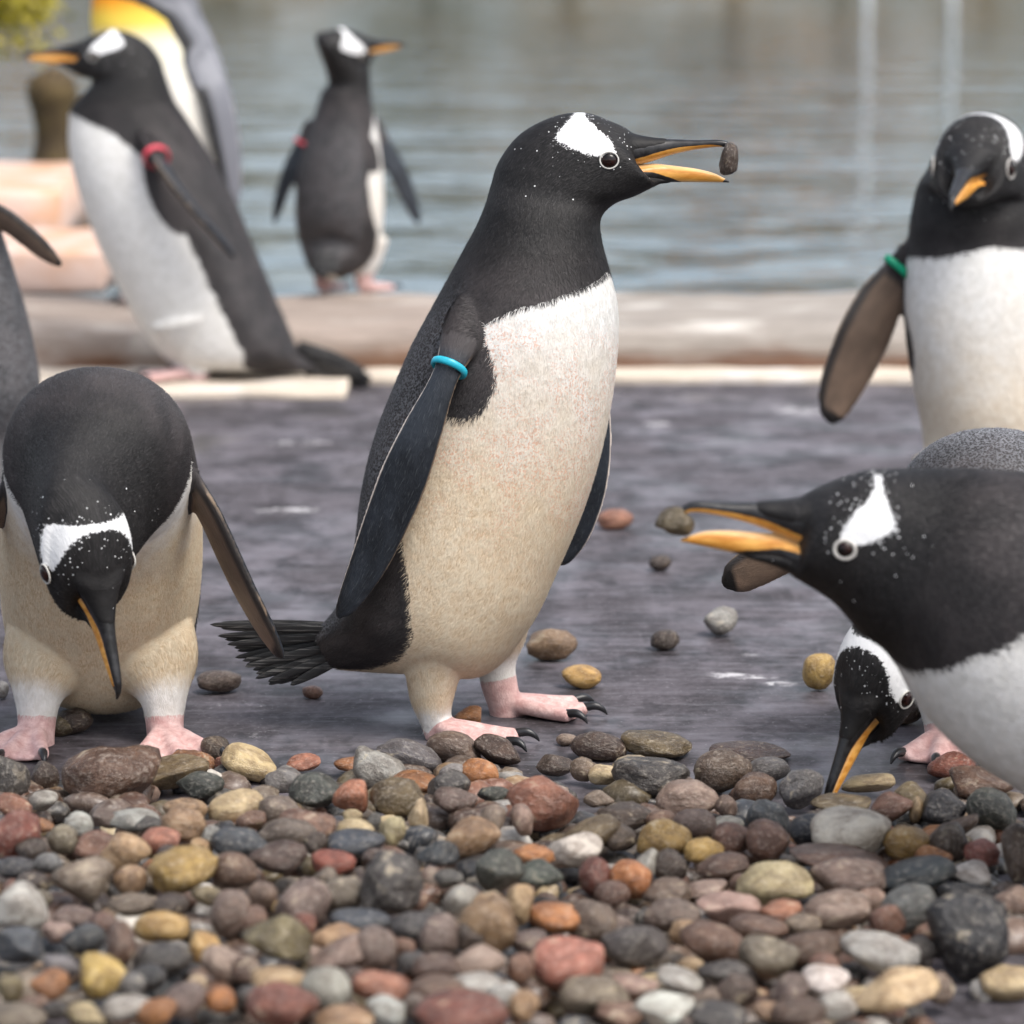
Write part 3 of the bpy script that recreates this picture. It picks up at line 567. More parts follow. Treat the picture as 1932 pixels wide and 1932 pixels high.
# ================================================================== the penguin in the middle, pebble in bill
Ym = 4.0
b = Bird(G(900, 1392), (P(1155, 297, Ym), (1, -.10, .0), (0, 0, 1), 1.0))
rows = b.sil([((598, 1190), (640, 1262), Ym+.01, .030, 0, 25), ((640, 1140), (700, 1264), Ym+.01, .062, .05, 25), ((662, 1080), (785, 1266), Ym, .092, .12, 24), ((672, 1010), (915, 1268), Ym, .112, .20, 24),
              ((680, 940), (1000, 1180), Ym, .120, .28, 24), ((694, 870), (1058, 1062), Ym, .122, .35, 24), ((715, 800), (1103, 955), Ym, .122, .42, 24), ((745, 725), (1135, 850), Ym, .121, .49, 24),
              ((778, 650), (1156, 745), Ym, .119, .55, 24), ((810, 590), (1166, 650), Ym, .114, .61, 24), ((843, 530), (1165, 575), Ym, .104, .67, 22), ((873, 475), (1150, 510), Ym, .090, .72, 18),
              ((897, 430), (1136, 455), Ym, .077, .77, 10), ((914, 390), (1134, 412), Ym, .067, .81, 5)], (0, -1, 0)) + b.head_rows()
b.body(rows, 190, 110)
b.bill(0, 0)
yr = Ym-.055; yl = Ym+.07
b.leg([P(850, 1085, yr+.015), P(828, 1185, yr), P(818, 1258, yr), P(815, 1320, yr), P(822, 1358, yr), P(830, 1392, yr)], [.070, .053, .0345, .0245, .018, .0165], .89)
b.foot(P(826, 1400, yr), (1, -.75, 0), .102, 25)
b.leg([P(920, 1120, yl-.03), P(930, 1200, yl), P(936, 1255, yl), P(942, 1292, yl), P(952, 1330, yl), P(956, 1362, yl)], [.055, .040, .0235, .0215, .0195, .018], .52)
b.foot(P(950, 1360, yl), (1, -.12, 0), .098, 25)
fr = b.flipper([P(918, 548, 3.962), P(878, 625, 3.908), P(842, 706, 3.876), P(798, 810, 3.865), P(764, 895, 3.865), P(730, 980, 3.868), P(694, 1065, 3.872), P(655, 1140, 3.875), P(637, 1165, 3.876)],
               [.028, .026, .0155, .023, .028, .0265, .022, .013, .004], (-.25, -1, .1), 1, root=3.2)
b.band(fr[2]*.85+fr[1]*.15, fr[3], 'cyan', 1.12, .0042)
b.flipper([P(1090, 660, 4.10), P(1110, 760, 4.125), P(1113, 850, 4.13), P(1102, 930, 4.13), P(1080, 1005, 4.13), P(1060, 1052, 4.13), P(1052, 1066, 4.13)], [.02, .025, .026, .026, .022, .013, .004], (.2, -1, .1), -1)
b.tail(P(632, 1212, Ym+.01), (-1, 0, -.22), (-.25, 0, 1), 22, .128, 15, .0056, 0, [.45+.6*(i/21)**.6+(.03 if i % 3 == 0 else -.01) for i in range(22)])
b.finish('penguin standing upright in profile with blue flipper band and brown pebble in its open bill', .0026, (1.0, .40, 1.0), barbs=2.2)
# ================================================================== bending penguin at the left
b = Bird(G(190, 1415), (P(170, 1068, 3.63), (.25, -.30, -.90), (.46, -.82, .36), 1.0)); b.patch = PATCH*[.66, 1.0]+[-.006, 0]
rows = b.spine([(P(190, 1215, 4.20), .03, .03, (0, -.3, -1), 0), (P(190, 1225, 4.13), .07, .06, (0, -.7, -.8), .06), (P(190, 1195, 4.04), .104, .10, (0, -1, -.3), .16), (P(190, 1080, 3.985), .114, .115, (0, -1, 0), .3),
                (P(190, 960, 3.93), .112, .114, (0, -1, -.2), .43), (P(188, 885, 3.865), .104, .106, (0, -.7, -.7), .55), (P(183, 870, 3.81), .100, .100, (0, -.2, -1), .64), (P(178, 900, 3.75), .084, .086, (-.15, .4, -.9), .72)])
b.body(rows+b.head_rows(2), 180, 100); b.bill(-11, 7)
for sx, fy in ((-1, .02), (1, 0)):
    uc = 190+sx*120
    b.leg([P(uc-sx*52, 1150, 3.98), P(uc-sx*16, 1255, 3.95), P(uc-sx*2, 1312, 3.93), P(uc, 1350, 3.925), P(uc+sx*2, 1392, 3.92), P(uc+sx*2, 1412, 3.92)], [.06, .050, .029, .0225, .021, .022], .60)
    b.foot(P(uc+sx*2, 1408, 3.925), (sx*.25, -1, 0), .105, 26)
b.flipper([P(318, 850, 3.86), P(352, 900, 3.855), P(395, 970, 3.85), P(432, 1050, 3.85), P(465, 1120, 3.85), P(500, 1185, 3.85), P(524, 1228, 3.85), P(533, 1244, 3.85)], [.026, .025, .025, .026, .025, .021, .012, .004], (1, .75, .45), -1)
b.flipper([P(60, 850, 3.86), P(20, 930, 3.86), P(-40, 1010, 3.86), P(-90, 1110, 3.86), P(-130, 1200, 3.86), P(-150, 1235, 3.86)], [.022, .024, .024, .022, .012, .004], (-1, .6, .4), 1)
b.finish('penguin bending down towards the pebbles with its white headband and bill tip towards its feet', .003, (1.25, .18, .1), barbs=2.4)
# ================================================================== penguin pecking pebbles behind the pebble carrier at the right
b = Bird(G(1890, 1430), (P(1645, 1298, 3.65), (-.40, -.28, -.87), (-.62, -.75, .3), .96))
rows = b.spine([(P(1890, 1240, 4.20), .03, .03, (0, -.3, -1), 0), (P(1890, 1245, 4.12), .07, .06, (0, -.7, -.8), .06), (P(1890, 1230, 4.03), .102, .10, (0, -1, -.3), .16), (P(1888, 1130, 3.98), .112, .11, (0, -1, 0), .3),
                (P(1884, 1040, 3.93), .114, .108, (0, -1, -.2), .43), (P(1870, 985, 3.87), .110, .104, (-.1, -.7, -.7), .55), (P(1840, 990, 3.80), .092, .090, (-.1, -.1, -1), .64), (P(1790, 1050, 3.74), .072, .072, (.35, .5, -.8), .72)])
b.body(rows+b.head_rows(2), 180, 100); b.bill(-10, 7)
for sx in (-1, 1):
    uc = 1892+sx*112
    b.leg([P(uc-sx*50, 1190, 3.97), P(uc-sx*12, 1285, 3.94), P(uc, 1335, 3.92), P(uc, 1365, 3.915), P(uc, 1395, 3.91), P(uc, 1412, 3.91)], [.06, .048, .029, .0225, .021, .022], .62)
    b.foot(P(uc, 1415, 3.91), (sx*.2, -1, 0), .105, 24)
b.flipper([P(1720, 985, 3.86), P(1650, 985, 3.86), P(1560, 1005, 3.86), P(1480, 1040, 3.86), P(1420, 1072, 3.86), P(1385, 1092, 3.86), P(1364, 1104, 3.86)], [.026, .027, .028, .028, .026, .021, .006], (-.2, 1, .25), 1)
b.finish('penguin head down pecking at the pebbles, its frosted grey back behind the pebble carrier', .003, (1.0, 1.0, .1), barbs=2.4)
# ================================================================== penguin with pebble, leaning in from the right
Yh = 3.24
b = Bird(G(2260, 1750), (P(1580, 1016, Yh), (-1, -.03, .15), (.1, 0, 1), 1.06)); b.patch = PATCH*[.66, 1.08]+[.001, 0]
rows = b.sil([((2560, 1170), (2480, 1420), Yh+.02, .05, .02, 0), ((2480, 1060), (2330, 1560), Yh, .10, .15, 0), ((2340, 970), (2170, 1600), Yh, .12, .3, 0), ((2190, 925), (2040, 1562), Yh, .125, .45, 0), ((2060, 905), (1920, 1488), Yh, .12, .55, 0),
              ((1965, 897), (1825, 1425), Yh, .112, .62, 0), ((1885, 890), (1738, 1338), Yh, .10, .67, 0), ((1830, 887), (1678, 1236), Yh, .086, .72, 0), ((1775, 886), (1622, 1190), Yh, .073, .78, 0), ((1725, 886), (1576, 1140), Yh, .064, .83, 0),
              ((1690, 887), (1548, 1118), Yh, .060, .87, 0), ((1655, 888), (1524, 1104), Yh, .057, .90, 0), ((1620, 893), (1507, 1094), Yh, .053, .93, 0), ((1580, 906), (1494, 1086), Yh, .048, .95, 0), ((1545, 920), (1496, 1078), Yh, .038, .97, 0), ((1522, 932), (1500, 1068), Yh, .024, .985, 0), ((1510, 945), (1502, 1056), Yh, .012, 1, 0)], (0, 1, 0))
b.body(rows, 180, 100); b.bill(-6.5, 4.5, 1.22, .84)
for yy, uu in ((Yh-.07, 2230), (Yh+.07, 2180)):
    b.leg([P(uu, 1480, yy), P(uu+20, 1600, yy), P(uu+25, 1680, yy), P(uu+20, 1730, yy)], [.07, .045, .025, .021], .7); b.foot(P(uu+15, 1745, yy), (-1, -.1, 0))
b.flipper([P(2010, 1010, Yh-.10), P(2090, 1080, Yh-.13), P(2170, 1180, Yh-.135), P(2260, 1290, Yh-.13), P(2330, 1370, Yh-.13), P(2350, 1390, Yh-.13)], [.028, .028, .028, .024, .012, .004], (0, -1, .1), 1)
b.finish('penguin leaning in low with a mottled pebble held in its long orange bill', .003, (.25, .06, 0), eye_r=.0068, ring=.0016, barbs=2.4)
HB = b
# ================================================================== penguin facing us with a green band
Yg = 5.3
b = Bird(G(1870, 1005), (P(1838, 312, Yg-.085), (-.29, -.94, -.16), (0.0, 0, 1), 1.36)); b.tilt = .016; b.tb = [10, 22, 58, 88, 100, 106, 106, 106, 106, 104, 92, 20, -30, -90, -120]
rows = b.spine([(P(1880, 940, Yg+.12), .03, .03, (0, -.5, -1), 0), (P(1880, 930, Yg+.06), .085, .08, (0, -1, -.4), .08), (P(1880, 880, Yg+.01), .104, .106, (0, -1, 0), .2), (P(1877, 790, Yg), .110, .114, (0, -1, 0), .34), (P(1866, 690, Yg), .117, .116, (0, -1, 0), .48),
                (P(1856, 590, Yg), .118, .113, (0, -1, 0), .58), (P(1852, 510, Yg), .112, .105, (0, -1, 0), .655), (P(1848, 450, Yg), .106, .095, (0, -1, 0), .705), (P(1845, 405, Yg-.005), .100, .09, (0, -1, 0), .745), (P(1845, 362, Yg-.005), .090, .085, (-.2, -1, 0), .80)])
b.body(rows+[b.head_rows()[2]]+b.head_rows(4), 170, 100); b.bill(-11, 7)
for sx in (-1, 1):
    uc = 1880+sx*70; b.leg([P(uc, 860, Yg-.02), P(uc, 930, Yg-.03), P(uc, 965, Yg-.03), P(uc, 998, Yg-.03)], [.07, .045, .024, .021], .7); b.foot(P(uc, 1003, Yg-.03), (sx*.2, -1, 0))
fr = b.flipper([P(1740, 470, Yg+.02), P(1697, 508, Yg+.015), P(1665, 560, Yg+.01), P(1634, 625, Yg), P(1605, 690, Yg), P(1582, 745, Yg), P(1572, 785, Yg), P(1572, 800, Yg)], [.03, .025, .040, .047, .044, .036, .022, .006], (-.35, 1, .2), 1)
b.band(fr[1], fr[2], 'green', 1.15, .006)
b.flipper([P(1965, 480, Yg+.02), P(2005, 540, Yg), P(2045, 640, Yg), P(2075, 730, Yg), P(2085, 790, Yg)], [.03, .036, .040, .03, .006], (.35, 1, .2), -1)
b.finish('penguin standing facing us with a green flipper band and creamy white belly', .0035, (.75, .1, .0), barbs=2.6, eye_fu=(1.5, .1), eye_r=.009)
# ================================================================== walking penguin with red band, behind
Yc = 6.95
b = Bird(G(400, 728), (P(178, 104, Yc), (-1, -.05, .03), (0, 0, 1), 1.0)); b.axr = 11; b.axs = .60; b.tb = [10, 22, 58, 88, 98, 100, 100, 98, 96, 90, 78, 40, -30, -90, -120]
rows = b.sil([((600, 690), (575, 702), Yc, .02, 0, -5), ((572, 672), (505, 702), Yc, .05, .06, -5), ((556, 650), (440, 698), Yc, .09, .12, -5), ((545, 622), (385, 697), Yc, .108, .2, -5), ((530, 588), (335, 690), Yc, .115, .28, -5), ((512, 545), (293, 655), Yc, .12, .35, -5),
              ((492, 497), (256, 600), Yc, .12, .42, -5), ((470, 445), (222, 535), Yc, .12, .49, -5), ((450, 395), (190, 470), Yc, .118, .55, -5), ((425, 345), (164, 405), Yc, .114, .59, -5), ((400, 300), (144, 345), Yc, .105, .63, -5), ((375, 260), (131, 285), Yc, .092, .67, -5),
              ((352, 224), (130, 235), Yc, .079, .70, 0), ((328, 187), (136, 200), Yc, .069, .74, 0)], (0, 1, 0))
b.body(rows+b.head_rows(), 160, 90); b.bill(-9, 7)
for yy, uu, fu in ((Yc-.06, 372, 330), (Yc+.06, 410, 400)):
    b.leg([P(uu-20, 600, yy), P(uu-6, 660, yy), P(uu, 690, yy), P(uu+2, 715, yy), P(uu, 728, yy)], [.075, .045, .024, .02, .02], .62); b.foot(P(fu+30, 728, yy), (-1, -.15, 0), .10, z=.023)
fr = b.flipper([P(275, 262, Yc-.09), P(300, 305, Yc-.145), P(330, 350, Yc-.17), P(365, 395, Yc-.18), P(400, 435, Yc-.18), P(430, 470, Yc-.175), P(444, 488, Yc-.17)], [.03, .027, .027, .028, .024, .014, .004], (.65, .1, .75), -1, .0085)
b.band(fr[1]*.8+fr[0]*.2, fr[2], 'red', 1.1, .006)
b.tail(P(575, 672, Yc), (1, 0, -.55), (.5, 0, 1), 7, .155, 7, .013)
b.finish('penguin walking with a red flipper band on the pale plank beside the timbers', .004, (.12, .1, 0), barbs=2)
# ================================================================== penguin seen from behind on the timber
Yd = 7.66; zt = .108
b = Bird(np.array([P(640, 520, Yd)[0], Yd, zt]), (P(668, 90, Yd), (.66, .40, .06), (-.1, -.55, 1), .9))
vh = (.48, .88, 0)
rows = b.spine([(P(618, 500, Yd-.08), .025, .02, (.2, .3, -1), 0), (P(626, 490, Yd-.04), .06, .05, (.3, .7, -.8), .07), (P(638, 462, Yd), .085, .085, vh, .18), (P(640, 400, Yd), .094, .092, vh, .32), (P(642, 335, Yd), .090, .090, vh, .46), (P(646, 275, Yd), .078, .080, vh, .57),
                (P(650, 222, Yd), .063, .066, vh, .66), (P(654, 175, Yd), .051, .054, vh, .73), (P(658, 140, Yd), .046, .048, vh, .80)])
b.body(rows+b.head_rows(2), 130, 80); b.bill(-11, 7)
for sx in (-1, 1):
    uc = 648+sx*38; b.leg([P(uc, 450, Yd+.02), P(uc, 495, Yd+.02), P(uc, 520, Yd+.02), P(uc, 541, Yd+.02)], [.055, .038, .022, .018], .6); b.foot(P(uc, 543, Yd+.02), (.4+sx*.2, 1, 0), .085, z=zt)
fr = b.flipper([P(588, 232, Yd), P(572, 270, Yd), P(552, 310, Yd), P(535, 355, Yd), P(522, 400, Yd), P(517, 425, Yd)], [.02, .020, .024, .022, .014, .004], (-.7, -.8, .2), -1)
b.band(fr[1], fr[2], 'red', 1.05, .004)
b.flipper([P(700, 228, Yd+.02), P(722, 270, Yd+.02), P(745, 315, Yd+.02), P(766, 360, Yd+.02), P(784, 405, Yd+.02), P(790, 425, Yd+.02)], [.022, .022, .026, .024, .015, .004], (.6, -.85, .2), 1)
b.tail(P(614, 495, Yd-.09), (-.15, -.25, -1), (1, 0, 0), 5, .03, 12, .012)
b.finish('small penguin seen from behind standing on the timber with its head turned aside', .0045, (.3, .25, 0))
# ================================================================== king penguin behind the walking one
Ye = 7.55
b = Bird(np.array([P(340, 540, Ye)[0], Ye, zt]), (P(262, -120, Ye), (-1, -.05, .1), (0, 0, 1), 1.05), king=True)
rows = b.sil([((330, 560), (330, 580), Ye, .02, 0, -8), ((395, 520), (290, 552), Ye, .08, .1, -8), ((428, 470), (252, 520), Ye, .115, .2, -8), ((448, 400), (226, 440), Ye, .130, .32, -8), ((456, 320), (206, 350), Ye, .135, .43, -8), ((448, 230), (192, 250), Ye, .13, .53, -8), ((430, 150), (184, 160), Ye, .12, .60, -8),
              ((405, 80), (178, 90), Ye, .105, .66, -6), ((382, 28), (172, 38), Ye, .092, .71, -4), ((366, -15), (176, -8), Ye, .078, .75, 0), ((350, -50), (190, -50), Ye, .066, .80, 0)], (0, 1, 0))
b.body(rows+b.head_rows(1), 130, 80); b.bill(-11, 7, .8, 1.5)
for yy, uu in ((Ye-.07, 330), (Ye+.07, 345)):
    b.leg([P(uu, 480, yy), P(uu, 520, yy), P(uu, 535, yy), P(uu, 545, yy)], [.07, .045, .03, .025], .8); b.foot(P(uu, 548, yy), (-1, 0, 0), .12, z=zt)
b.flipper([P(372, 95, Ye-.07), P(405, 180, Ye-.11), P(425, 270, Ye-.115), P(438, 360, Ye-.11), P(440, 400, Ye-.11)], [.035, .034, .032, .022, .006], (.5, -1, .1), -1)
b.finish('tall king penguin with golden throat and silver grey back behind the walking penguin', .005, (.2, .2, 0), name='king_penguin')
# ================================================================== penguin cut off at the left
Yf = 5.3
b = Bird(G(-80, 1005), (P(-122, 255, Yf), (-.6, .8, 0), (0, 0, 1), 1.0))
vh = (-.6, .8, 0)
rows = b.spine([(P(-40, 960, Yf-.12), .03, .02, (-.3, .4, -1), 0), (P(-55, 930, Yf-.06), .075, .07, (-.5, .6, -.5), .08), (P(-68, 860, Yf), .104, .10, vh, .2), (P(-72, 740, Yf), .116, .114, vh, .34), (P(-84, 620, Yf), .108, .108, vh, .48), (P(-98, 510, Yf), .093, .098, vh, .58), (P(-106, 430, Yf), .080, .085, vh, .66), (P(-110, 365, Yf), .068, .072, vh, .73), (P(-114, 320, Yf), .062, .064, vh, .79)])
b.body(rows+b.head_rows(1), 130, 80); b.bill(-11, 7)
for sx in (-1, 1):
    uc = -70+sx*60; b.leg([P(uc, 860, Yf), P(uc, 930, Yf), P(uc, 970, Yf), P(uc, 1000, Yf)], [.065, .042, .024, .021], .7); b.foot(P(uc, 1005, Yf), (-.6, .8, 0))
b.flipper([P(-70, 385, Yf-.02), P(-30, 398, Yf-.03), P(10, 415, Yf-.04), P(50, 445, Yf-.05), P(85, 475, Yf-.05), P(110, 497, Yf-.05), P(118, 504, Yf-.05)], [.028, .026, .024, .022, .018, .009, .003], (.3, .8, .55), -1, .007)
b.finish('penguin standing with grey back to us and flipper stretched out, behind the bending penguin', .0045, (.6, .35, 0))
# ------------------------------------------------------------------ pebbles
def mat_pebble(name, from_attr=False):
    k = NT(name); c = k.obj()
    if from_attr:
        at = k.n('ShaderNodeAttribute', attribute_name='col'); col, pat, rnd = at.outputs['Color'], .35, .5; vec = c; S = 1.0
    else:
        oi = k.n('ShaderNodeObjectInfo'); col, pat, rnd = oi.outputs['Color'], oi.outputs['Alpha'], oi.outputs['Random']
        ofs = k.n('ShaderNodeCombineXYZ'); k.put(ofs.inputs[0], k.ma('MULTIPLY', rnd, 37)); k.put(ofs.inputs[1], k.ma('MULTIPLY', rnd, 91))
        sc_ = k.n('ShaderNodeVectorMath', operation='ADD'); k.put(sc_.inputs[0], c); k.put(sc_.inputs[1], ofs.outputs[0]); vec = sc_.outputs[0]; S = .035
    big = k.noise(vec, 38*S, 3, .6, .6); mid = k.noise(vec, 150*S, 3, .65); fine = k.noise(vec, 620*S, 2, .6)
    dk = k.mix(1.0, col, (.50, .46, .44), 'MULTIPLY'); lt = k.mix(.38, col, (.66, .60, .52))
    base = k.mix(k.mr(big, .36, .66), dk, col); base = k.mix(k.ma('MULTIPLY', k.mr(mid, .50, .68), .5), base, lt)
    base = k.mix(k.ma('MULTIPLY', k.mr(big, .60, .70), k.ma('MULTIPLY', pat, .8)), base, (.50, .42, .30))
    base = k.mix(k.ma('MULTIPLY', k.mr(fine, .60, .70), k.ma('MULTIPLY', pat, .85)), base, (.055, .047, .042))
    base = k.mix(k.ma('MULTIPLY', k.mr(fine, .42, .33), .35), base, lt)
    h = k.ma('ADD', k.ma('MULTIPLY', mid, .8), k.ma('MULTIPLY', fine, .3))
    return k.fin(base, k.mr(mid, .3, .7, .30, .58), k.bump(h, .35, .0016 if from_attr else .05), Specular_IOR_Level=.55)
M_PEB = mat_pebble('pebble_stone'); M_BED = mat_pebble('pebble_bed_stone', True)
import bmesh
def pebble_mesh(seed, kind, sub=3):
    bm = bmesh.new(); bmesh.ops.create_icosphere(bm, subdivisions=sub, radius=1); r = random.Random(seed)
    off = Vector((seed*3.7, seed*1.3, seed*7.1)); planes = []
    if kind == 'angular':
        for i in range(12): planes.append((Vector((r.gauss(0, 1), r.gauss(0, 1), r.gauss(0, 1))).normalized(), r.uniform(.62, .9)))
    amp = {'round': .17, 'lumpy': .30, 'angular': .14}[kind]; tw = r.uniform(-.25, .25)
    for v in bm.verts:
        d = v.co.normalized(); f = 1+amp*mnoise.noise(d*1.1+off)+amp*.35*mnoise.noise(d*2.6+off)
        p = d*f
        if kind != 'angular': p = Vector([math.copysign(abs(x)**.92, x) for x in p])
        for n, q in planes:
            e = p.dot(n)-q
            if e > 0: p -= n*e*.95
        p.x *= 1+tw*p.z; v.co = p
    if kind == 'angular': bmesh.ops.smooth_vert(bm, verts=bm.verts, factor=.18, use_axis_x=True, use_axis_y=True, use_axis_z=True)
    mx = [max(abs(v.co[i]) for v in bm.verts) for i in range(3)]
    for v in bm.verts: v.co = Vector([v.co[i]/mx[i] for i in range(3)])
    me = bpy.data.meshes.new('pebble'); bm.to_mesh(me); bm.free(); me.polygons.foreach_set('use_smooth', [True]*len(me.polygons)); return me
PM = {k_: [pebble_mesh(i+j*20, k_) for i in range(9)] for j, k_ in enumerate(('round', 'lumpy', 'angular'))}
for l_ in PM.values():
    for m_ in l_: m_.materials.append(M_PEB)
COL = dict(tc=((164, 114, 90), 'terracotta'), rd=((130, 76, 60), 'brick red'), pk=((176, 116, 100), 'pinkish red'), db=((74, 58, 48), 'dark brown'), bn=((118, 88, 72), 'brown'), rb=((100, 76, 62), 'reddish brown'), ol=((112, 98, 70), 'olive brown'),
           dg=((72, 68, 64), 'dark grey'), bk=((50, 50, 54), 'blackish'), bl=((66, 70, 76), 'dark bluish'), gb=((118, 116, 114), 'bluish grey'), mv=((118, 101, 90), 'mauve grey'), pm=((164, 140, 126), 'pale mauve'), gy=((134, 120, 104), 'grey'), lg=((172, 168, 162), 'light grey'),
           wh=((212, 206, 196), 'white'), cr=((200, 180, 142), 'cream'), ye=((194, 160, 98), 'yellow'), tn=((172, 142, 108), 'tan'), orr=((166, 112, 68), 'orange'), gn=((66, 70, 62), 'greenish black'), sp=((118, 98, 84), 'speckled brown'))
# columns: x y half-width half-height tilt colour form, measured in half-pictures
RIGHT = """120 415 135 105 -5 tc a;160 270 75 45 0 db r;330 200 105 58 -8 db r;540 195 140 52 -8 ol r;520 315 148 80 5 dg l;270 290 55 50 0 sp l;345 305 60 42 0 cr l;790 285 112 85 8 sp l;965 290 82 52 10 gb r;900 225 150 34 4 db a
660 395 118 66 0 pm r;920 360 86 62 0 rb r;1090 355 88 78 -15 gb r;810 425 46 46 0 sp l;430 465 105 48 -5 db l;400 545 72 60 0 sp l;570 545 104 76 8 ye l;720 590 78 52 5 ye l;590 645 68 62 0 db r;690 490 82 56 0 mv r
810 500 74 34 0 lg l;960 560 84 82 10 bn r;830 550 84 66 0 bn r;965 465 92 66 12 bl l;1275 525 148 92 0 wh r;1130 510 86 60 0 bl a;1240 415 115 38 0 ol r;1350 335 104 36 5 cr a;1440 430 86 62 -20 bn a;1525 440 26 52 5 tn r
1625 430 92 70 0 bk a;1760 345 124 72 5 bn r;1810 440 104 76 -20 gn r;1490 560 86 72 0 ye l;1585 620 72 46 10 orr a;1660 520 112 36 28 rb r;1775 600 72 60 20 pk r;1740 680 86 50 -15 wh a;1530 680 142 56 14 bl r;1250 632 205 46 10 rb r
980 715 152 80 -4 cr r;800 655 104 58 -8 rb r;510 645 50 66 -15 lg a;450 700 82 78 0 orr r;310 690 62 76 0 rd a;380 755 68 48 10 bn r;230 590 112 72 15 wh a;290 540 125 60 32 ol r;80 610 88 46 5 orr r;40 480 42 68 -12 pm r
90 680 115 52 0 gn a;590 750 98 52 0 sp l;730 745 84 36 8 pm a;820 805 122 60 0 pm r;1235 815 128 78 -5 gy r;1280 700 145 82 5 mv l;1490 820 118 88 30 gb r;1420 850 72 76 0 bn a;1730 905 158 165 0 bk l;1740 770 155 44 10 bk r
1890 790 84 66 -8 pm r;1880 1090 122 72 0 cr l;1390 980 158 80 12 lg r;1440 1130 168 92 14 cr a;1180 1095 88 70 -12 wh a;1225 1180 76 56 0 lg a;580 1190 118 70 -6 wh a;460 1110 92 48 4 pm r;220 1030 142 112 -15 pk l;180 850 132 60 5 orr r
300 860 92 92 40 mv r;30 800 52 82 0 tn r;70 940 74 56 12 mv r;470 940 132 86 0 dg a;600 840 114 62 6 mv r;760 940 124 82 -8 bn l;970 1000 112 82 0 gy r;1130 960 114 62 8 rb r;1020 825 84 48 0 tc l;930 880 112 42 -4 bn r
670 1035 52 42 0 tn r;800 1060 98 52 0 dg r;850 1115 84 66 0 db r;1040 1120 84 62 18 mv r;300 1130 142 76 0 gy l;630 1080 94 42 16 lg a;30 1040 52 62 0 bn r;40 1180 64 62 0 tn r;1610 1110 64 62 0 sp l;1080 1200 104 48 0 rb r
410 1210 94 44 0 bn r;740 1150 62 42 0 mv r;780 1220 124 44 0 dg r;970 1200 64 38 0 tn r;1540 960 64 48 0 dg r;1905 905 46 44 0 gy a;1910 600 62 112 0 sp l;1650 560 74 82 0 db r;1500 395 64 62 0 ol r;1660 272 94 52 8 rd l
1560 890 60 40 0 bn r;880 720 60 40 0 bn r;1350 780 60 45 0 pm r;650 900 60 50 0 tn r;1100 870 70 40 0 gy r;520 850 60 45 0 dg r;1180 1020 60 40 0 bn r;1700 1010 70 50 0 dg a;330 400 60 35 0 gy a;560 480 60 40 0 bn r"""
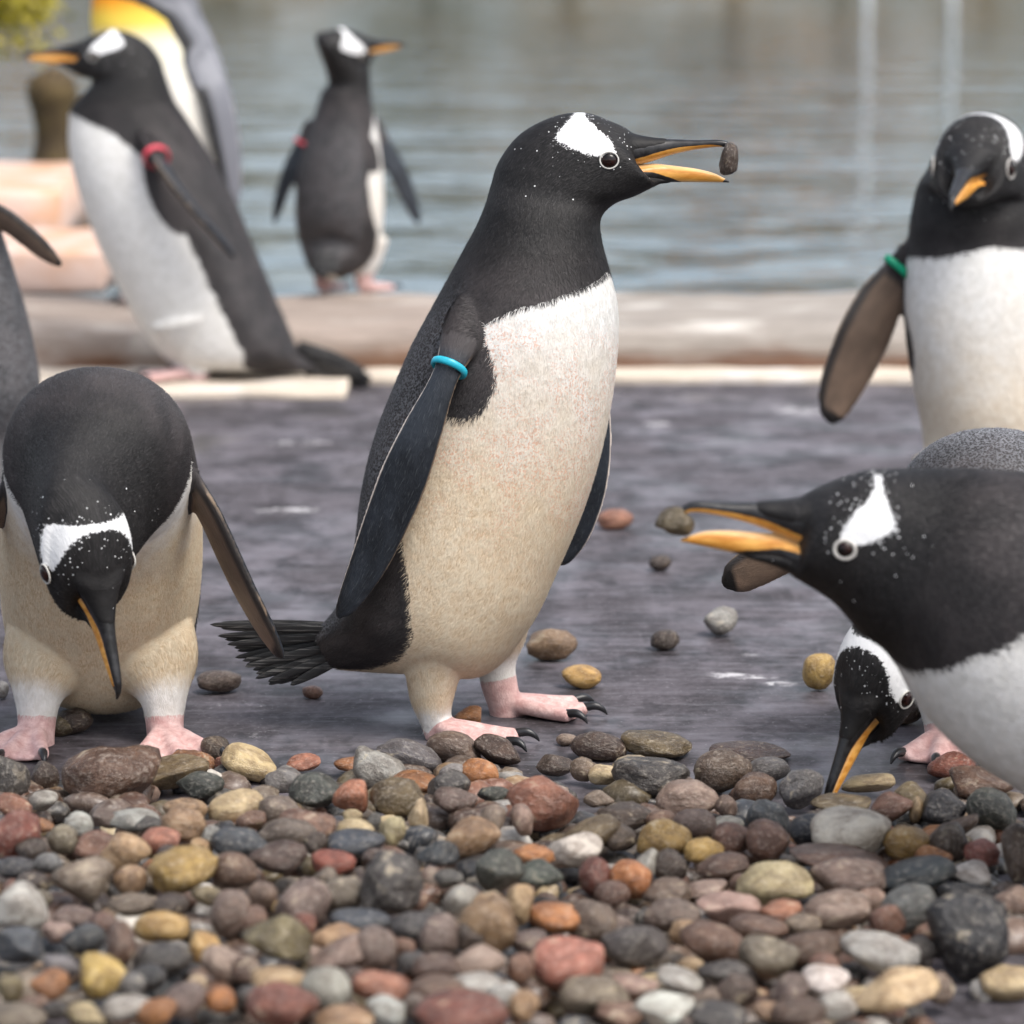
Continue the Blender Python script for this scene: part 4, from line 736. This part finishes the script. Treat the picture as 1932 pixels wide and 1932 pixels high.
LEFT = """410 310 192 115 -14 rb l;465 322 112 54 0 gy a;640 300 150 62 14 ol a;750 345 95 52 0 gn a;720 255 98 44 2 orr r;860 270 52 32 10 rd r;820 205 62 46 -20 db a;945 262 108 62 24 cr r;1150 265 68 38 -8 tc a;1080 325 78 52 12 gb r
1190 375 98 78 0 gn a;1330 270 74 28 0 orr a;1420 290 105 78 -30 lg l;1540 235 125 62 15 gb l;1710 205 112 68 22 mv l;1880 220 98 58 25 rb a;1810 298 72 52 -5 orr r;1570 330 94 32 -8 orr r;1330 395 78 68 25 tc r;1500 395 108 78 8 ol r
1710 302 54 46 0 lg l;1690 352 84 60 -10 dg a;1720 410 84 52 0 mv l;1580 460 38 66 0 cr a;1480 525 50 62 0 cr r;1410 490 32 42 0 dg r;1345 510 74 36 -4 cr r;1330 465 38 28 0 cr r;890 425 104 54 -8 cr r;1050 440 78 54 0 mv l
700 435 84 46 -6 tn l;690 500 92 72 0 tn l;500 475 100 42 -4 lg r;300 490 58 48 0 wh l;240 550 62 62 -40 gy l;60 540 100 100 0 rd l;50 430 74 48 -20 tc l;165 405 58 42 -10 lg a;30 320 82 95 20 dg a;170 310 54 62 0 db r
160 500 42 32 0 orr a;360 570 94 52 -5 bn r;470 595 94 72 -15 tn r;605 555 74 52 0 tc r;760 580 46 32 -20 tn r;800 530 48 32 0 lg r;690 670 132 92 10 ye l;880 670 88 72 0 rb r;900 560 114 58 -6 bl r;1080 530 114 62 0 mv r
1150 500 114 64 5 bn r;1060 620 114 62 0 db r;1190 570 44 48 0 db r;1260 640 84 48 4 rd r;1340 565 114 48 -4 bl r;1480 725 122 132 0 dg l;1650 610 84 58 0 bl a;1760 550 136 72 26 tn a;1880 670 94 82 -20 gn a;320 700 124 92 8 gy a
490 700 64 62 0 tn l;70 810 108 96 12 wh a;180 640 58 42 0 gb r;60 660 74 42 0 bk r;280 840 84 42 0 mv r;220 900 62 46 0 pm r;320 925 78 62 -25 bl r;70 950 92 72 10 bl r;510 795 104 44 4 mv r;610 880 102 60 0 ye r
770 955 62 72 12 ye r;450 960 58 112 8 bn r;610 1000 112 62 4 dg r;1150 800 114 92 20 mv r;1290 760 98 68 20 gy l;1100 795 78 46 -18 ye r;990 760 56 62 0 sp l;870 830 72 92 25 mv r;1040 930 132 102 -15 ol a;1270 915 94 44 8 tn r
1290 990 128 60 32 pm r;1410 960 84 86 0 mv r;1510 960 58 58 0 bn r;1360 860 114 48 5 bl r;1580 890 104 62 0 dg r;1660 910 84 78 0 mv r;1850 860 114 118 -35 tn r;1800 1010 104 58 18 pm r;1740 780 78 62 0 lg r;1640 1030 104 48 0 rb a
1800 1110 98 58 -6 wh a;1650 1130 114 66 0 rb r;1440 1110 114 60 8 tc r;1230 1115 92 86 0 lg r;1060 1180 138 88 0 rd l;1050 1090 112 56 0 tn r;850 1025 94 64 -18 pm r;740 1110 48 48 0 cr r;700 1160 88 66 20 mv r;830 1160 62 56 0 orr r
380 1070 98 90 20 ye a;195 1100 78 60 0 orr r;230 1030 68 48 10 gb r;500 1105 62 56 30 gb r;480 1185 98 48 -8 wh r;330 1215 78 48 15 cr a;590 1205 78 52 20 orr r;60 1220 114 46 0 gy r;210 1190 58 42 0 dg r;1300 1225 112 42 0 tn r
1460 1200 78 56 -10 lg l;1740 1210 172 82 -6 rd r;40 1110 52 62 0 ol r;560 1070 70 50 0 bk r;930 1050 58 60 0 rb r;1150 875 44 50 0 rd r;950 1150 60 50 0 dg r;1560 1020 60 50 0 dg r;640 800 70 50 0 db r;560 500 60 40 0 dg r
420 470 70 40 0 mv r;120 590 60 50 0 db r;1420 620 60 40 0 db r;780 760 60 50 0 ol r;950 480 60 40 0 bn r;1230 700 60 45 0 gy r;120 720 70 50 0 db r;390 870 60 45 0 bn r;1560 780 60 60 0 bn r;1690 700 60 40 0 dg r
1860 470 50 70 0 gy a;1860 380 60 40 0 gn r;150 780 50 40 0 gy r;950 860 60 60 0 bn r;1770 920 60 60 0 db r;640 610 50 40 0 db r;1330 1080 60 50 0 db r;1560 1180 60 50 0 mv r;130 1180 60 40 0 bn r;1900 1150 60 60 0 lg r"""
LOOSE = """1160 980 35 19 0 tc r;1245 1062 23 16 0 db r;1362 1172 35 29 0 lg l;1255 1207 28 20 0 db r;1040 1215 51 31 0 tn l;1098 1276 39 23 4 ye r;1545 1267 31 37 10 ye r;413 1286 43 22 0 mv r;590 1306 20 13 0 bn r;137 1360 40 26 -10 db r;115 1368 30 20 0 ol r;4 1302 14 18 0 lg r;885 1356 33 24 20 orr a;1700 1345 40 22 0 db r;1068 1395 20 12 0 gy r"""
FORM = {'r': 'round', 'l': 'lumpy', 'a': 'angular'}
SHAPE = {'round': ('round', 'oval', 'long'), 'lumpy': ('lumpy', 'uneven oval', 'uneven long'), 'angular': ('chunky angular', 'angular', 'flat angular')}
def sstep(x, a, b): t = min(1, max(0, (x-a)/(b-a))); return t*t*(3-2*t)
def pile_h(u, v):                                   # how thick the heap is there
    left = 1-.55*sstep(u, 900, 1150); h = .055*left*sstep(v, 1400, 1600)
    h *= 1-sstep(u, 1640, 1900)*sstep(v, 1500, 1850); return h
PEB = []
def put_pebble(u, v, a, b, rot, ck, fm, loose=False, at=None, name='pebble', sizek=None):
    rgb, cname = COL[ck]; i = len(PEB); rr = random.Random(i*17+3); q_ = rr.random()
    if fm == 'r' and not loose and ck != 'wh': fm = 'a' if q_ < .2 else 'l' if q_ < .5 else 'r'
    gm = sum(rgb)/3; rgb = tuple(min(255, max(0, gm+(c-gm)*1.1)) for c in rgb); kind = FORM[fm]
    base = 0 if loose else pile_h(u, v)
    p = G(u, v, base+.02); S = FU/np.linalg.norm(p-[0, 0, CAMZ]); rx, rz = a/S, b/S
    rz3 = min(rz*.97, rx*1.15) if b <= a else rz*.97
    ry = min(max(rx, rz)*rr.uniform(.72, .95), .060)
    p = G(u, v, base+rz3*(1.0 if loose else .85))
    if at is not None: p = np.asarray(at, float); S = FU/np.linalg.norm(p-[0, 0, CAMZ]); rx, rz3, ry = a/S, b/S, min(a, b)/S*.95
    o = bpy.data.objects.new(name, rr.choice(PM[kind])); C.objects.link(o); o.location = tuple(p); o.scale = (rx, ry, rz3)
    o.rotation_euler = (rr.choice((0, math.pi))+rr.uniform(-.12, .12), math.radians(rot), rr.choice((0, math.pi))+rr.uniform(-.15, .15))
    j = rr.uniform(.68, 1.28); o.color = (*[min(1, c*j*rr.uniform(.95, 1.05)*.80) for c in lin(*rgb)], {'sp': 1.0, 'wh': .35, 'pm': .6, 'tn': .5}.get(ck, .75 if kind == 'lumpy' else rr.choice((.05, .25, .45))))
    asp = a/b; sh = SHAPE[kind][0 if asp < 1.3 else 1 if asp < 2.1 else 2]
    PEB.append(dict(o=o, p=p, col=cname, sh=sh, r=max(rx, rz3), u=u, v=v, asp=asp, loose=loose)); return o
for txt, du in ((LEFT, 0), (RIGHT, 966)):
    for e in txt.replace('\n', ';').split(';'):
        x, y, a_, b_, r_, ck, fm = e.split(); put_pebble(du+.5*float(x), 1308+.5*float(y), .5*float(a_)*1.04, .5*float(b_)*1.04, float(r_), ck, fm)
for e in LOOSE.split(';'):
    x, y, a_, b_, r_, ck, fm = e.split(); put_pebble(float(x), float(y), float(a_), float(b_), float(r_), ck, fm, True)
npile = len(PEB)
o = put_pebble(1377, 303, 19, 34, -4, 'db', 'l', True, P(1376, 302, 3.965)); tag(o, 'small dark brown pebble held in the bill tip of the upright penguin', 'pebble')
o = put_pebble(1250, 990, 38, 28, -6, 'ol', 'l', True, P(1273, 982, 3.234)); tag(o, 'mottled brown pebble gripped in the orange bill of the leaning penguin', 'pebble')
# labels: colour, form, size, then the stones it lies next to
LM = [(1604, 1570, 'white egg shaped pebble'), (1026, 1515, 'big terracotta block'), (1251, 1580, 'yellow pebbles'), (1831, 1760, 'big blackish cobble'), (1456, 1665, 'large cream pebble'), (1076, 1823, 'big pinkish red cobble'), (740, 1670, 'big dark grey cobble'),
      (345, 1643, 'large yellow lumpy pebble'), (205, 1463, 'large reddish boulder'), (530, 1898, 'big brick red cobble'), (645, 1803, 'long pale pink pebble'), (925, 1738, 'big tan cobble'), (35, 1713, 'white angular cobble'), (190, 1843, 'yellow angular stone'), (305, 1748, 'yellow oval pebble'), (1686, 1873, 'flat cream stone'), (1256, 1903, 'flat white stone'),
      (770, 1440, 'grey green rock at the upright penguin foot'), (360, 1435, 'orange pebble at the bending penguin foot'), (1550, 1500, 'pecking bill'), (1236, 1405, 'olive long pebble'), (1226, 1466, 'big dark grey oval stone'), (30, 1578, 'big brick red boulder'), (445, 1520, 'cream long pebble'), (440, 1875, 'cream small pebble'), (1660, 1798, 'pale marbled pebble'), (740, 1570, 'cream egg pebble')]
def nearest(u, v, skip=0):
    d = sorted((math.hypot((u-a)/1.0, (v-b_)*1.6), t) for a, b_, t in LM); d = [x for x in d if x[0] > skip]; return d
szs = sorted(q['r'] for q in PEB); t1, t2 = szs[int(len(szs)*.33)], szs[int(len(szs)*.72)]
used = {}
LOOSEL = ['terracotta oval pebble alone on the deck behind the far flipper', 'small dark brown pebble on the deck below the leaning bill', 'light grey uneven pebble on open deck below the outstretched flipper', 'dark brown round pebble on open deck left of the light grey one',
          'tan mottled oval pebble on the deck beyond the upright penguin foot', 'yellow oval pebble on the deck beyond the upright penguin claws', 'yellow mottled pebble on the deck behind the pecking head', 'mauve grey oval pebble on the deck beside the tail tip', 'tiny brown pebble on the deck under the tail feathers',
          'dark brown oval pebble on the deck between the bending penguin feet', 'olive brown pebble leaning against the dark one between the bending feet', 'small light grey pebble on the deck behind the bending penguin', 'rusty orange angular pebble between the upright penguin feet', 'dark flat pebble on the deck beside the pecking penguin foot', 'small grey pebble on the deck before the dark claws']
for i, q in enumerate(PEB[:npile]):
    if q['loose']: tag(q['o'], LOOSEL[i-(npile-15)], 'pebble', 'loose pebbles scattered on the deck'); continue
    sz = 'small' if q['r'] < t1 else 'medium' if q['r'] < t2 else 'large'
    d = nearest(q['u'], q['v']); own = d[0][0] < 14; l1, l2 = (d[1][1], d[2][1]) if own else (d[0][1], d[1][1])
    for rel in ('beside the %s' % l1, 'near the %s' % l1, 'towards the %s' % l2, 'lying off the %s' % l2):
        lab = '%s %s %s pebble %s' % (sz, q['col'], q['sh'], rel)
        if lab not in used: break
    used[lab] = 1; tag(q['o'], lab, 'pebble', 'pebbles in the heap')
# everything under and between them
bedV, bedF, bedC = [], [], []
proto = []
for kd_ in ('round', 'lumpy', 'angular'):
    for i in range(4):
        m_ = pebble_mesh(200+i+(7 if kd_ == 'lumpy' else 0), kd_, 2); proto.append((np.array([v.co[:] for v in m_.vertices]), [tuple(p.vertices) for p in m_.polygons])); bpy.data.meshes.remove(m_)
ck_w = ['db']*3+['bn']*4+['rb']*3+['dg']*4+['bk']*2+['bl']*2+['mv']*4+['gy']*3+['tn']*2+['pm', 'lg', 'cr', 'orr', 'tc', 'ol', 'ol', 'sp', 'wh']
def edge_top(u): return float(np.interp(u, [-60, 60, 200, 420, 560, 700, 850, 1000, 1080, 1300, 1480, 1560, 1700, 1800, 1990], [1445, 1470, 1440, 1462, 1475, 1465, 1440, 1455, 1440, 1450, 1470, 1520, 1520, 1470, 1490]))
n_bed = 0; rb_ = random.Random(5)
while n_bed < 1500:
    u, v = rb_.uniform(-60, 1990), rb_.uniform(1430, 2010); top = edge_top(u)
    if v < top or (u > 1740 and v > 1800 and rb_.random() < .93) or (1060 < u < 1180 and v < 1530 and rb_.random() < .8): continue
    hmax = pile_h(u, v); r = rb_.uniform(.010, .024); z = rb_.uniform(0, max(.0, hmax-.022))+r*.4
    if hmax < .02 and rb_.random() < .5: continue
    p = G(u, v, z); V_, F_ = rb_.choice(proto); e = Matrix.Rotation(rb_.uniform(0, 6.28), 3, 'Z') @ Matrix.Rotation(rb_.uniform(-.5, .5), 3, 'X') @ Matrix.Rotation(rb_.uniform(-.4, .4), 3, 'Y')
    q = (V_*np.array([r*rb_.uniform(.95, 1.5), r*rb_.uniform(.8, 1.1), r*rb_.uniform(.55, .85)]))@np.array(e).T+p
    k0 = len(bedV)*len(V_); bedF += [tuple(i+k0 for i in f) for f in F_]; bedV.append(q); c_ = np.array(lin(*COL[rb_.choice(ck_w)][0]))*rb_.uniform(.6, .9); bedC.append(np.tile(np.append(c_, 1), (len(V_), 1))); n_bed += 1  # bed stone colours darkened, painting deeper shade into the gaps
bed = mesh_obj('pebble_bed', np.vstack(bedV), bedF, M_BED); at = bed.data.color_attributes.new('col', 'FLOAT_COLOR', 'POINT'); at.data.foreach_set('color', np.vstack(bedC).astype(np.float32).ravel())
tag(bed, 'small mixed pebbles filling the gaps of the heap', 'pebbles', kind='stuff')
